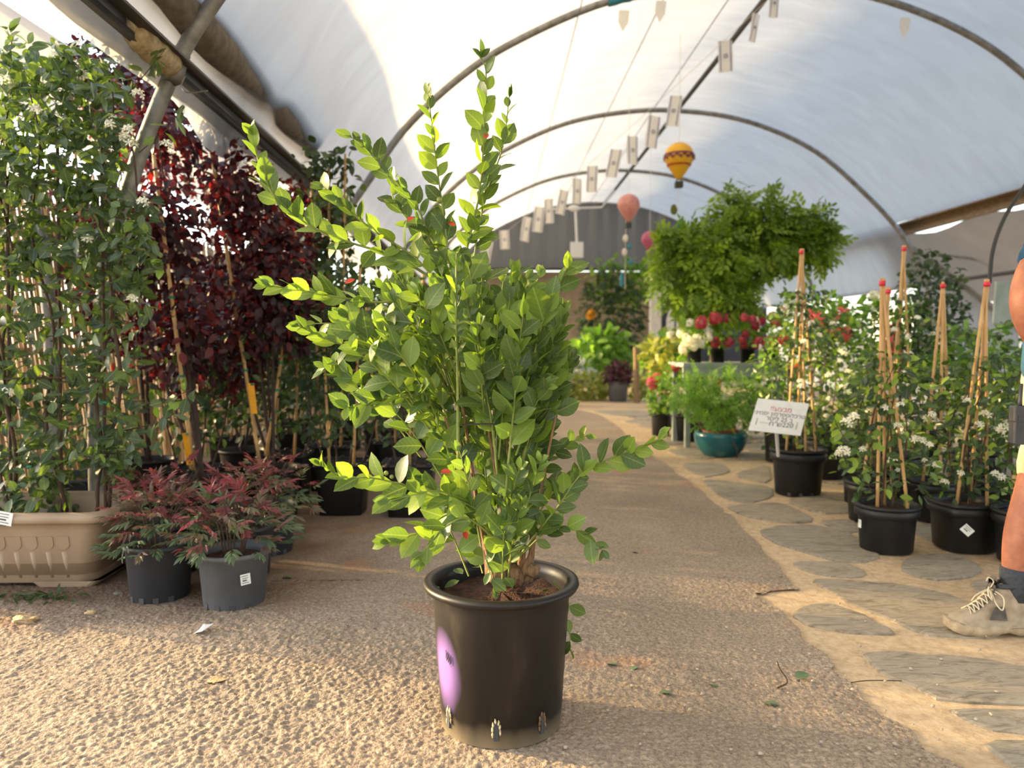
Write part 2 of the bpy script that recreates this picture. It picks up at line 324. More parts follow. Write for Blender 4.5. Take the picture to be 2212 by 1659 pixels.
def spline(P, n=24):
    P = np.asarray(P, float); k = len(P)
    if k < 3: t = np.linspace(0, 1, n)[:, None]; return P[0] * (1 - t) + P[-1] * t
    Q = np.vstack([2 * P[0] - P[1], P, 2 * P[-1] - P[-2]]); out = []
    for u in np.linspace(0, k - 1 - 1e-9, n):
        i = int(u); t = u - i; a, b, c, d = Q[i:i + 4]
        out.append(0.5 * ((2 * b) + (c - a) * t + (2 * a - 5 * b + 4 * c - d) * t * t + (3 * b - a - 3 * c + d) * t ** 3))
    return np.array(out)
def nrm(A): return A / (np.linalg.norm(A, axis=-1, keepdims=True) + 1e-12)
def lump(c, r, seed=0, n=8, amp=0.25, sc=(1, 1, 1)):
    g = np.random.default_rng(seed); V, Fc = [], []
    for i in range(n + 1):
        th = math.pi * i / n
        for k in range(n + 2):
            a = 2 * math.pi * k / (n + 2); f = 1 + amp * (g.random() - .5) * (0 if i in (0, n) else 1)
            V.append((c[0] + r * f * sc[0] * math.sin(th) * math.cos(a), c[1] + r * f * sc[1] * math.sin(th) * math.sin(a), c[2] + r * f * sc[2] * math.cos(th)))
    w = n + 2
    for i in range(n):
        for k in range(w): Fc.append((i * w + k, (i + 1) * w + k, (i + 1) * w + (k + 1) % w, i * w + (k + 1) % w))
    return np.array(V), Fc

# leaves ----------------------------------------------------------------
def leaf_tmpl(Wd=0.5, fold=0.25, curl=0.15, n=4, peak=0.45, tip=1.0):
    V = [(0, 0, 0)]; uv = [(0.5, 0)]; Fc = []
    for i in range(1, n + 1):
        t = i / (n + 1); w = Wd / 2 * (math.sin(math.pi * t ** (math.log(.5) / math.log(peak))) ** 0.8) * (1 if t < 0.7 else tip)
        z = -curl * t * t
        for s in (-1, 0, 1):
            V.append((s * w, t, z + abs(s) * fold * w)); uv.append((0.5 + s * 0.5 * w / (Wd / 2), t))
    V.append((0, 1, -curl)); uv.append((0.5, 1)); e = len(V) - 1
    Fc += [(0, 2, 1), (0, 3, 2)]
    for i in range(n - 1):
        a = 1 + i * 3; b = a + 3
        for q in (0, 1): Fc += [(a + q, a + q + 1, b + q + 1), (a + q, b + q + 1, b + q)]
    a = 1 + (n - 1) * 3; Fc += [(a, a + 1, e), (a + 1, a + 2, e)]
    return np.array(V, float), np.array(Fc, int), np.array(uv, float)
def fan_tmpl(k=5, L=0.5, Wd=0.12):
    """a pinnate or fingered leaf of k leaflets"""
    Vs, Fs, U = [], [], []; off = 0
    for i in range(k):
        pos = i / k * 0.75; side = 1 if i % 2 else -1; ang = side * 0.85 if i < k - 1 else 0
        v, f, u = leaf_tmpl(Wd / L, 0.2, 0.1, 2); v = v * L; c, s = math.cos(ang), math.sin(ang)
        x = v[:, 0] * c + v[:, 1] * s; y = -v[:, 0] * s + v[:, 1] * c
        Vs.append(np.stack([x, y + pos, v[:, 2]], 1)); Fs.append(f + off); U.append(u); off += len(v)
    return np.concatenate(Vs), np.concatenate(Fs), np.concatenate(U)
def petal_cluster(nf, R, fl, seed, petals=5):
    g = np.random.default_rng(seed); Vs, Fs, U = [], [], []; off = 0
    for q in range(nf):
        d = nrm(g.normal(size=3)); d[2] = abs(d[2]) if nf < 20 else d[2]; c = d * R * (0.6 + .4 * g.random())
        a = nrm(np.cross(d, g.normal(size=3))); b = np.cross(d, a)
        for k in range(petals):
            t = 2 * math.pi * k / petals; e = math.cos(t) * a + math.sin(t) * b; h = math.cos(t + 1.57) * a + math.sin(t + 1.57) * b
            v = np.array([c, c + fl * (.6 * e + .26 * h + .1 * d), c + fl * (e - .05 * h), c + fl * (.55 * e - .2 * h)])
            Vs.append(v); Fs.append(np.array([(0, 1, 2), (0, 2, 3)]) + off); U.append(np.zeros((4, 2))); off += 4
    return np.concatenate(Vs), np.concatenate(Fs), np.concatenate(U)
TM = {}
def leaf_mesh(key, tm, m, smooth=True):
    if (key, m) not in TM:
        v, f, u = tm; me = mesh(key, v, f, m, smooth); l = me.uv_layers.new(name='UVMap')
        idx = f.reshape(-1); l.data.foreach_set('uv', u[idx].reshape(-1)); TM[(key, m)] = me
    return TM[(key, m)]
def tri_mesh(name, V, T, m, U=None, rnd=None, smooth=True):
    me = bpy.data.meshes.new(name); me.vertices.add(len(V)); me.vertices.foreach_set('co', np.ascontiguousarray(V, np.float32).reshape(-1))
    nl = T.shape[0] * T.shape[1]; me.loops.add(nl); me.loops.foreach_set('vertex_index', np.ascontiguousarray(T, np.int32).reshape(-1))
    me.polygons.add(len(T)); me.polygons.foreach_set('loop_start', np.arange(0, nl, T.shape[1], dtype=np.int32))
    me.polygons.foreach_set('loop_total', np.full(len(T), T.shape[1], np.int32))
    if smooth: me.polygons.foreach_set('use_smooth', np.ones(len(T), bool))
    me.materials.append(M[m] if isinstance(m, str) else m)
    if U is not None:
        l = me.uv_layers.new(name='UVMap'); l.data.foreach_set('uv', U[T.reshape(-1)].astype(np.float32).reshape(-1))
    if rnd is not None:
        a = me.attributes.new('rnd', 'FLOAT', 'POINT'); a.data.foreach_set('value', rnd.astype(np.float32))
    me.update(); me.validate(); return me
def foliage(parent, P, D, N, S, tmpls, key, m, n_ind=0, rnd=None, score=None, name='leaf', stuff_name='foliage'):
    """n_ind leaves become objects of their own, the rest one stuff part"""
    P, D, N, S = map(np.asarray, (P, D, N, S)); n = len(P)
    if n == 0: return
    D = nrm(D); X = nrm(np.cross(D, N)); N = np.cross(X, D); B = base_of(parent)
    if rnd is None: rnd = rng.random(n)
    ti = rng.integers(0, len(tmpls), n)
    if score is None: score = P[:, 1] + 0.3 * rng.random(n)
    order = np.argsort(score); ind = order[:n_ind]; rest = order[n_ind:]
    R = np.stack([X, D, N], axis=2) * S[:, None, None]
    for i in ind:
        o = link(name, leaf_mesh(key + str(ti[i]), tmpls[ti[i]], m), parent)
        mt = np.eye(4); mt[:3, :3] = R[i]; mt[:3, 3] = P[i] - B; o.matrix_basis = Matrix(mt.tolist()); o['tint'] = float(rnd[i])
    if len(rest):
        Vs, Ts, Us, Rs, off = [], [], [], [], 0
        for k, (v, f, u) in enumerate(tmpls):
            q = rest[ti[rest] == k]
            if not len(q): continue
            VV = np.einsum('nij,vj->nvi', R[q], v) + (P[q] - B)[:, None, :]
            Vs.append(VV.reshape(-1, 3)); Ts.append((f[None] + (np.arange(len(q)) * len(v))[:, None, None] + off).reshape(-1, 3))
            Us.append(np.tile(u, (len(q), 1))); Rs.append(np.repeat(rnd[q], len(v))); off += len(q) * len(v)
        me = tri_mesh(stuff_name, np.concatenate(Vs), np.concatenate(Ts), m, np.concatenate(Us), np.concatenate(Rs))
        o = link(stuff_name, me, parent); o['kind'] = 'stuff'
UP = np.array([0, 0, 1.0])
def mass(n, centre, rad, shell=0.45, seed=0, cam_bias=0.35, up=0.7, down=0.25):
    """leaf positions and attitudes in an ellipsoid, more of them towards its skin"""
    g = np.random.default_rng(seed); d = nrm(g.normal(size=(n, 3))); r = (shell + (1 - shell) * g.random(n) ** 0.6)[:, None]
    P = np.array(centre) + d * r * np.array(rad)
    D = d * 0.6 + g.normal(size=(n, 3)) * 0.6 - UP * down
    N = UP * up + d * 0.4 + np.array([0, -1, 0]) * cam_bias + g.normal(size=(n, 3)) * 0.35
    return P, D, N
def cat3(*L): return tuple(np.concatenate(q) for q in zip(*L))
LEAF_B = [leaf_tmpl(0.64, 0.2, 0.12, 4, 0.48), leaf_tmpl(0.56, 0.42, -0.08, 4, 0.46), leaf_tmpl(0.68, 0.12, 0.28, 4, 0.5)]
LEAF_J = [leaf_tmpl(0.56, 0.2, 0.1, 3, 0.48), leaf_tmpl(0.5, 0.35, 0.2, 3, 0.46), leaf_tmpl(0.62, 0.1, -0.1, 3, 0.5)]
LEAF_N = [leaf_tmpl(0.26, 0.3, 0.12, 2, 0.4), leaf_tmpl(0.3, 0.2, 0.25, 2, 0.42)]
LEAF_P = [leaf_tmpl(0.62, 0.15, 0.15, 2, 0.5), leaf_tmpl(0.55, 0.35, 0.3, 2, 0.48)]
LEAF_F = [fan_tmpl(7, 0.34, 0.1), fan_tmpl(9, 0.3, 0.085)]
LEAF_T = [fan_tmpl(5, 0.44, 0.2), fan_tmpl(7, 0.4, 0.17)]
FL_J = [petal_cluster(6, 0.026, 0.02, s) for s in (1, 2, 3)]
FL_B = [petal_cluster(60, 1.0, 0.42, s) for s in (5, 6)]
def flowers(parent, P, S, tm, key, m, name):
    for k, p in enumerate(P):
        i = k % len(tm); o = link(name, leaf_mesh(key + str(i), tm[i], m, False), parent)
        mt = Matrix.Translation(Vector(np.asarray(p) - base_of(parent))) @ Matrix.Rotation(rng.random() * 6.28, 4, 'Z') @ Matrix.Scale(S if np.isscalar(S) else S[k], 4)
        o.matrix_basis = mt; o['tint'] = float(rng.random())

# ================================================================== THE SETTING
def vhash(i, j, s):
    h = np.sin(i * 127.1 + j * 311.7 + s * 74.7) * 43758.5453; return h - np.floor(h)
def vnoise(x, y, sc, s=0):
    x = x / sc; y = y / sc; i = np.floor(x); j = np.floor(y); u = x - i; v = y - j; u = u * u * (3 - 2 * u); v = v * v * (3 - 2 * v)
    return (vhash(i, j, s) * (1 - u) + vhash(i + 1, j, s) * u) * (1 - v) + (vhash(i, j + 1, s) * (1 - u) + vhash(i + 1, j + 1, s) * u) * v
def gravel(x, y, cell, s):
    i = np.floor(x / cell); j = np.floor(y / cell); best = np.full(x.shape, 9.0); hb = np.zeros(x.shape)
    for a in (-1, 0, 1):
        for b in (-1, 0, 1):
            px = (i + a + vhash(i + a, j + b, s)) * cell; py = (j + b + vhash(i + a, j + b, s + 3)) * cell
            d = ((x - px) ** 2 + (y - py) ** 2) / cell ** 2; k = d < best; best = np.where(k, d, best); hb = np.where(k, vhash(i + a, j + b, s + 9), hb)
    return np.clip(1 - best * 1.6, 0, 1) ** 0.6 * (0.25 + 0.75 * hb)
# floor: beige mortar bed everywhere, asphalt path on top of it, flagstones set in it
floor = structure('floor', (np.array([(-40, -8, -.004), (40, -8, -.004), (40, 60, -.004), (-40, 60, -.004)], float), [(0, 1, 2, 3)]), 'mortar')
edge_px = [(2110, 1690), (2060, 1650), (2010, 1620), (1940, 1570), (1870, 1520), (1780, 1420), (1700, 1340), (1650, 1300), (1622, 1284), (1660, 1279), (1722, 1271),
           (1690, 1230), (1650, 1190), (1600, 1140), (1560, 1100), (1500, 1050), (1430, 1000), (1390, 975), (1350, 940), (1325, 915), (1290, 895), (1235, 882), (1190, 878), (1100, 876)]
edge = np.array([G(*p)[:2] for p in edge_px])
fine = []
for a, b in zip(edge[:-1], edge[1:]):
    for t in np.linspace(0, 1, 6, endpoint=False): fine.append(a * (1 - t) + b * t)
fine = np.array(fine + [edge[-1]]); fine += (np.stack([vnoise(fine[:, 0], fine[:, 1], .09, 4), vnoise(fine[:, 0], fine[:, 1], .08, 6)], 1) - .5) * 0.05
poly = np.vstack([[(-2.4, fine[0][1]), (fine[0][0], fine[0][1])], fine, [(-1.6, fine[-1][1] + .1), (-30, fine[-1][1]), (-30, fine[0][1])]])
def inside(x, y, pg):
    r = np.zeros(x.shape, bool); j = len(pg) - 1
    for i in range(len(pg)):
        xi, yi = pg[i]; xj, yj = pg[j]
        c = ((yi > y) != (yj > y)) & (x < (xj - xi) * (y - yi) / (yj - yi + 1e-12) + xi); r ^= c; j = i
    return r
X0, X1, Y0, Y1, DX = -2.5, 1.95, 1.36, 3.34, 0.0046
gx, gy = np.meshgrid(np.arange(X0, X1, DX), np.arange(Y0, Y1, DX)); h, w = gx.shape
jx = gx + (vhash(gx * 91, gy * 57, 1) - .5) * DX * .7; jy = gy + (vhash(gx * 31, gy * 77, 2) - .5) * DX * .7
zz = 0.0058 * gravel(jx, jy, 0.0165, 1) + 0.0042 * gravel(jx, jy, 0.0105, 5) + 0.008 * (vnoise(jx, jy, 0.16, 3) - .5) + 0.004 * vnoise(jx, jy, .05, 8)
smooth_m = vnoise(jx, jy, 0.7, 12); zz = zz * (0.6 + 0.7 * smooth_m)
Vg = np.stack([jx, jy, zz - 0.002], 2).reshape(-1, 3)
a = (np.arange(h - 1)[:, None] * w + np.arange(w - 1)[None]); Q = np.stack([a, a + 1, a + w + 1, a + w], 2).reshape(-1, 4)
cx = Vg[Q].mean(1); keep = inside(cx[:, 0], cx[:, 1], np.vstack([[(-50, -5), (fine[0][0], -5)], poly[1:-3], [(-50, 30)]])); Q = Q[keep]
used, inv = np.unique(Q, return_inverse=True)
path = link('floor_asphalt', tri_mesh('floor_asphalt', Vg[used], inv.reshape(-1, 4), 'asphalt', smooth=False)); tag(path, kind='structure'); BASE[path.name] = np.zeros(3)
k0 = max(i for i in range(len(fine) - 1) if fine[i][1] <= Y1 - .01); q0 = fine[k0] + (fine[k0 + 1] - fine[k0]) * (Y1 - .01 - fine[k0][1]) / (fine[k0 + 1][1] - fine[k0][1])
pf = [(-30, Y1 - .01), tuple(q0)] + [tuple(p) for p in fine[k0 + 1:]] + [(-1.6, fine[-1][1] + .1), (-30, fine[-1][1] + .1)]
part(path, 'asphalt_far', (np.array([(x, y, .004) for x, y in pf]), [tuple(range(len(pf)))]), 'asphalt')
part(path, 'asphalt_side', (np.array([(-30, -6, .004), (X0 + .01, -6, .004), (X0 + .01, Y1, .004), (-30, Y1, .004)], float), [(0, 1, 2, 3)]), 'asphalt')
part(path, 'asphalt_near', (np.array([(X0, -6, .004), (fine[0][0], -6, .004), (fine[0][0], Y0 + .02, .004), (X0, Y0 + .02, .004)], float), [(0, 1, 2, 3)]), 'asphalt')
# flagstones: big ones as they lie, a crazy paving of others beyond
def c4(L): return [(1200 + x / 2.186, 1100 + y / 2.186) for x, y in L]
def c5(L): return [(1200 + x / 2.765, 820 + y / 2.765) for x, y in L]
hand = [c4([(950, 110), (1060, 75), (1200, 75), (1340, 95), (1430, 130), (1540, 225), (1440, 260), (1290, 235), (1080, 180)]),
        c4([(1100, 255), (1180, 245), (1350, 250), (1490, 300), (1430, 325), (1260, 310), (1150, 285)]),
        c4([(1620, 245), (1760, 215), (1900, 215), (2030, 280), (1950, 330), (1760, 335), (1640, 300)]),
        c4([(1200, 330), (1400, 335), (1640, 355), (1830, 390), (1960, 440), (2080, 520), (2100, 600), (1900, 610), (1720, 590), (1560, 520), (1400, 455), (1280, 390)]),
        c4([(1115, 498), (1180, 455), (1300, 447), (1420, 480), (1560, 560), (1610, 600), (1420, 590), (1220, 565)]),
        c4([(1440, 680), (1600, 672), (1800, 690), (1990, 705), (2330, 770), (2400, 920), (1840, 912), (1680, 830), (1560, 790)]),
        c4([(1860, 940), (2330, 950), (2420, 1080), (2120, 1060), (1960, 1020)]),
        c4([(2000, 1085), (2300, 1105), (2500, 1300), (2230, 1290)]),
        c4([(1960, 345), (2090, 325), (2330, 360), (2300, 430), (2120, 425), (1990, 400)]),
        c5([(1000, 755), (1150, 745), (1340, 730), (1540, 820), (1530, 860), (1280, 850), (1120, 810)]),
        c5([(860, 600), (1000, 605), (1300, 640), (1310, 700), (1150, 742), (990, 710)]),
        c5([(740, 495), (1000, 500), (1050, 560), (860, 590)]), c5([(1075, 560), (1280, 505), (1290, 625), (1100, 592)]),
        c5([(1350, 720), (1560, 690), (1760, 740), (1790, 800), (1560, 800)]), c5([(1560, 850), (1780, 830), (1800, 930), (1620, 870)])]
stones = [np.array([G(*p)[:2] for p in L]) for L in hand]
g = np.random.default_rng(3)
seeds = np.array([(0.45 + ix * 0.6 + (iy % 2) * .28 + g.uniform(-.2, .2), 1.4 + iy * 0.52 + g.uniform(-.18, .18)) for iy in range(20) for ix in range(13)])
def clip_half(pg, m_, d):
    out = []
    for a_, b_ in zip(pg, np.roll(pg, -1, 0)):
        sa, sb = np.dot(a_ - m_, d), np.dot(b_ - m_, d)
        if sa <= 0: out.append(a_)
        if sa * sb < 0: out.append(a_ + (b_ - a_) * sa / (sa - sb))
    return np.array(out)
AS = np.vstack([[(-50, -5), (fine[0][0], -5)], poly[1:-3], [(-50, 30)]])
for c in seeds:
    pg = c + np.array([(-.6, -.6), (.6, -.6), (.6, .6), (-.6, .6)])
    for q in seeds:
        if 0 < np.hypot(*(q - c)) < 1.3 and len(pg) > 2: pg = clip_half(pg, (q + c) / 2 - nrm(q - c) * g.uniform(.012, .035), nrm(q - c))
    if len(pg) < 3 or pg[:, 1].min() < 1.2 or pg[:, 0].max() > 7.2: continue
    dense = np.concatenate([pg * (1 - u) + np.roll(pg, -1, 0) * u for u in (0, .33, .66)])
    if inside(dense[:, 0], dense[:, 1], AS).any() or np.min(np.hypot(*(fine[:, None] - dense[None]).transpose(2, 0, 1))) < .05: continue
    if any(inside(dense[:, 0], dense[:, 1], s).any() or inside(s[:, 0], s[:, 1], pg).any() for s in stones[:15]): continue
    stones.append(pg)
for s in stones:
    for _ in range(1):
        s = np.concatenate([np.stack([.8 * s + .2 * np.roll(s, -1, 0), .2 * s + .8 * np.roll(s, -1, 0)], 1).reshape(-1, 2)])
    n = len(s); c = s.mean(0); s = s + (np.stack([vnoise(s[:, 0], s[:, 1], .05, 2), vnoise(s[:, 0], s[:, 1], .05, 3)], 1) - .5) * .03
    inn = c + (s - c) * (1 - .012 / np.maximum(.05, np.hypot(*(s - c).T))[:, None]); tz = .004 + .005 * random.random()
    V = np.vstack([np.c_[s, np.full(n, -.006)], np.c_[s, np.full(n, tz - .003)], np.c_[inn, np.full(n, tz)]])
    Fs = [(i, (i + 1) % n, n + (i + 1) % n, n + i) for i in range(n)] + [(n + i, n + (i + 1) % n, 2 * n + (i + 1) % n, 2 * n + i) for i in range(n)] + [tuple(range(2 * n, 3 * n))]
    part(floor, 'flagstone', (V, Fs), 'flagstone')

# tunnel roof: film over steel hoops
prof = spline(np.array([(-1.92, 0), (-1.92, .6), (-1.88, 1.15), (-1.76, 1.7), (-1.5, 2.35), (-1.25, 2.74), (-.89, 3.24), (-.35, 3.74), (.2, 4.1), (1.1, 4.5), (2.0, 4.69), (2.9, 4.73), (4.0, 4.58), (5.1, 4.13), (6.0, 3.4), (6.6, 2.75), (6.95, 2.1), (7.1, 1.3), (7.1, 0)]), 110)
HOOPS = [-9.0, -4.75, -.5, 3.75, 8.0, 12.3, 16.5, 20.3]  # leading hoops and their film are added behind the camera to dim the interior
def film_sheet(i0, i1, y0, y1, off=.055, ny=60, sag=.05, dx=0.0):
    pr = prof[i0:i1]; t = np.gradient(pr, axis=0); nn = nrm(np.stack([-t[:, 1], t[:, 0]], 1)); pr = pr + nn * off
    V = []; ys = np.linspace(y0, y1, ny)
    for y in ys:
        k = np.interp(y, HOOPS, np.arange(len(HOOPS))); s = math.sin(math.pi * (k % 1)) * sag
        for q, (p, m_) in enumerate(zip(pr, nn)):
            wv = .012 * math.sin(q * .9 + 2.1 * math.sin(y * 1.3)) * math.sin(math.pi * (k % 1))
            V.append((p[0] + dx - m_[0] * (s + wv), y, p[1] - m_[1] * (s + wv)))
    n = len(pr); return np.array(V), [(j * n + i, j * n + i + 1, (j + 1) * n + i + 1, (j + 1) * n + i) for j in range(ny - 1) for i in range(n - 1)]
iL = int(np.argmax(prof[:, 1] > 2.2)); iR = len(prof) - int(np.argmax(prof[::-1, 1] > 2.9))
ceiling = structure('ceiling', film_sheet(iL, iR, -9.0, 20.4, ny=150), 'film', True)
iR2 = len(prof) - int(np.argmax(prof[::-1, 1] > 1.95))
part(ceiling, 'side_film', film_sheet(iR - 1, iR2, 12.3, 20.4, ny=30, sag=.03), 'film', True)
for y in HOOPS:
    part(ceiling, 'hoop', tube(np.c_[prof[:, 0], np.full(len(prof), y), prof[:, 1]], .037, 10), 'steel', True)
part(ceiling, 'ridge_pipe', tube([(2.86, -9, 4.66), (2.86, 20.3, 4.66)], .034, 10), 'dark_steel', True)
for rt in (.245, .47, .67):
    k = np.argmin(abs(prof[:, 0] / np.maximum(prof[:, 1] - CAMZ, .01) - rt) + (prof[:, 1] < 3.2) * 9); q = prof[k]
    part(ceiling, 'wire', tube([(q[0], -9, q[1] - .05), (q[0], 20.3, q[1] - .05)], .006, 5), 'steel')
bm = merge(box((-1.5, 5.65, 2.41), (.03, 29.2, .03)), box((-1.44, 5.65, 2.35), (.06, 29.2, .012)), box((-1.5, 5.65, 2.31), (.03, 29.2, .03)), box((-1.525, 5.65, 2.36), (.012, 29.2, .1)))
part(ceiling, 'gutter_rail', bm, 'dark_steel', label='dark steel gutter rail')
part(ceiling, 'eave_beam', merge(box((6.86, 5.65, 2.93), (.05, 29.2, .16)), box((6.8, 5.65, 3.03), (.16, 29.2, .025))), 'wood_beam')
# torn lower flap of the film below the rail
ys = np.linspace(-2.5, 9, 80); V = []
for y in ys:
    lo = 2.2 + .035 * math.sin(y * 2.2) + .02 * math.sin(y * 7) - .07 * math.exp(-((y - 4.6) / .5) ** 2)
    for t in np.linspace(0, 1, 6): V.append((-1.53 - .05 * t + .012 * math.sin(y * 9 + t * 3), y, 2.36 * (1 - t) + lo * t))
part(ceiling, 'film_flap', (np.array(V), [(j * 6 + i, j * 6 + i + 1, (j + 1) * 6 + i + 1, (j + 1) * 6 + i) for j in range(79) for i in range(5)]), 'film', True)
def wrap_on_hoop(y, xa, xb, m, nm, r=.052):
    k = (prof[:, 0] > xa) & (prof[:, 0] < xb) & (prof[:, 1] > 2.2); q = spline(np.c_[prof[k, 0], np.full(k.sum(), y), prof[k, 1]], 22)
    part(ceiling, nm, tube(q, r + .008 * rng.random(22), 10), m, True)
wrap_on_hoop(8.0, 1.15, 2.2, 'blue_tape', 'tape'); wrap_on_hoop(8.0, 4.25, 4.5, 'blue_tape', 'tape')
for px, yy in (((1350, 30), 8.0), ((1430, 10), 8.0), ((1958, 46), 8.0)):
    p = PY(px[0], px[1], yy - .03); d = np.array([.1, 0, -.22]) * (.6 + .4 * random.random())
    part(ceiling, 'rag', (np.array([p + (-.06, 0, .04), p + (.05, .01, .04), p + (.04, .03, -.08) , p + (-.02, .02, -.17), p + (-.07, .0, -.08)]), [(0, 1, 2, 4), (4, 2, 3)]), 'flag')
# burlap wrapped round the rail joint
V = np.array([(-1.5, y_, 2.345 - .02 * (y_ - 3.35)) for y_ in (3.3, 3.4, 3.5, 3.62, 3.7)])
part(ceiling, 'burlap_wrap', tube(spline(V, 9), [.05, .062, .07, .066, .074, .066, .07, .064, .055], 10), 'burlap', True)
part(ceiling, 'pipe_clamp', tube([(-1.5, 3.7, 2.28), (-1.5, 3.8, 2.42)], .05, 10), 'steel', True)
part(ceiling, 'wire_end', tube(spline([PY(400, 165, 3.62), PY(392, 185, 3.6), PY(405, 200, 3.58), PY(450, 196, 3.6)], 12), .003, 4), 'steel')

# rolled side curtain lying on the film above the rail
ry = np.linspace(.6, 6.2, 30); rad = .108 + .012 * np.sin(ry * 5) - .06 * np.exp(-((ry - 5.0) / .12) ** 2)
single('rolled_curtain', tube(np.c_[np.full(30, -1.48) , ry, np.full(30, 2.605)], rad, 14), mat('roll', srgb(120, 110, 98), .8, srgb(88, 78, 66), 20),
       'thick rolled-up side curtain lying on the film roof above the dark gutter rail', 'curtain', smooth=True)

# the next tunnel's roof beyond the gutter gap
i2 = int(np.argmax(prof[:, 0] > 1.8))
nb = structure('wall_outer_tunnel', film_sheet(i2, len(prof) - int(np.argmax(prof[::-1, 1] > 2.6)), 1.0, 26, ny=60, dx=-9.6), 'film', True)
part(nb, 'hoop', tube(np.c_[prof[i2:, 0] - 9.6, np.full(len(prof) - i2, 4.4), prof[i2:, 1]], .037, 8), 'steel', True)
part(nb, 'hoop', tube(np.c_[prof[i2:, 0] - 9.6, np.full(len(prof) - i2, 8.7), prof[i2:, 1]], .037, 8), 'steel', True)

# reed screen along the left side
L = []; g = np.random.default_rng(5)
for y in np.arange(2.75, 18.5, .0135):  # far stretch is added to keep sun off the path end
    r = .0045 + .003 * g.random(); hgt = 1.93 + .1 * g.random(); x = -2.75 + g.uniform(-.006, .006); sl = -.2 + g.uniform(-.012, .012)
    L.append(tube([(x, y + .5, 0), (x, y + .5 + sl * hgt / 2, hgt / 2), (x, y + .5 + sl * hgt, hgt)], r, 5, caps=False))
wl_ = structure('wall_left', merge(box((-2.77, 10.8, .35), (.02, 15.4, .03)), box((-2.77, 10.7, 1.0), (.02, 15.4, .03)), box((-2.77, 10.6, 1.7), (.02, 15.4, .03))), 'reed')
part(wl_, 'reed_screen', merge(*L), 'reed', True, kind='stuff')
part(wl_, 'post', tube([(-2.82, 3.95, 0), (-2.82, 3.95, 2.0)], .035, 8), 'wood_beam')

# back of the tunnel: block wall, dark curtain above it, open dark store on the right
wb = structure('wall_back', box((1.2, 20.9, 1.5), (6.4, .2, 3.0)), 'wall_brown')
part(wb, 'dark_store', box((6.0, 21.6, 1.6), (3.4, .2, 3.2)), 'block_dark')
part(wb, 'post', box((4.35, 20.6, 1.6), (.28, .25, 3.2)), 'outer_wall')
for k in range(3):
    x = 4.7 + k * .26; part(wb, 'picket', (np.array([(x - .1, 20.3, 0), (x + .1, 20.3, 0), (x + .1, 20.3, 1.7), (x, 20.3, 2.05 + .1 * k), (x - .1, 20.3, 1.7), (x - .1, 20.34, 0), (x + .1, 20.34, 0), (x + .1, 20.34, 1.7), (x, 20.34, 2.05 + .1 * k), (x - .1, 20.34, 1.7)]),
        [(0, 1, 2, 3, 4), (9, 8, 7, 6, 5), (0, 5, 6, 1), (1, 6, 7, 2), (2, 7, 8, 3), (3, 8, 9, 4), (4, 9, 5, 0)]), 'outer_wall')
cur = []; xs = np.linspace(-1.3, 6.4, 90)
for x in xs:
    top = float(np.interp(x, prof[20:100, 0], prof[20:100, 1])) - .02; dy = .04 * math.sin(x * 17) + .03 * math.sin(x * 7.3)
    for t in np.linspace(0, 1, 8): cur.append((x, 20.25 + dy * (1 - t * .6), top * (1 - t) + 3.02 * t if top > 3.02 else top - .01 * t))
part(wb, 'end_curtain', (np.array(cur), [(j * 8 + i, j * 8 + i + 1, (j + 1) * 8 + i + 1, (j + 1) * 8 + i) for j in range(89) for i in range(7)]), 'curtain', True)
part(wb, 'curtain_rail', tube([(-1.3, 20.15, 3.0), (6.4, 20.15, 3.0)], .04, 8), 'dark_steel')

# right side: shade net under the eave, rail, pale wall outside
V = []; ny, nx = 26, 12
for j, y in enumerate(np.linspace(4, 13.2, ny)):
    for t in np.linspace(0, 1, nx): V.append((7.0 + 2.3 * t, y, 2.86 - 1.15 * t - .28 * math.sin(math.pi * t) + .05 * math.sin(y * 3 + t * 5)))
wr = structure('wall_right', (np.array(V), [(j * nx + i, j * nx + i + 1, (j + 1) * nx + i + 1, (j + 1) * nx + i) for j in range(ny - 1) for i in range(nx - 1)]), 'net', True)
part(wr, 'rail', tube([(7.1, 2, 2.02), (7.1, 20.3, 2.02)], .03, 8), 'dark_steel')
part(wr, 'brace', tube([(7.05, 12.3, 2.4), (9.2, 12.6, .9)], .035, 8), 'steel'); part(wr, 'brace', tube([(7.05, 12.3, 2.5), (9.0, 11.0, 2.0)], .02, 6), 'steel')
part(wr, 'hanging_film', (np.array([(7.1, 12.9, 2.7), (8.6, 12.4, 1.4), (8.8, 12.6, .3), (7.2, 13.1, .3), (7.3, 13.0, 1.5)]), [(0, 1, 4), (1, 2, 3, 4)]), 'film')
part(wr, 'outer_wall', box((11.5, 11, 1.0), (.2, 24, 2.0)), 'outer_wall')
part(wr, 'low_wall', box((7.6, 16.5, .55), (.12, 8, 1.1)), 'outer_wall')

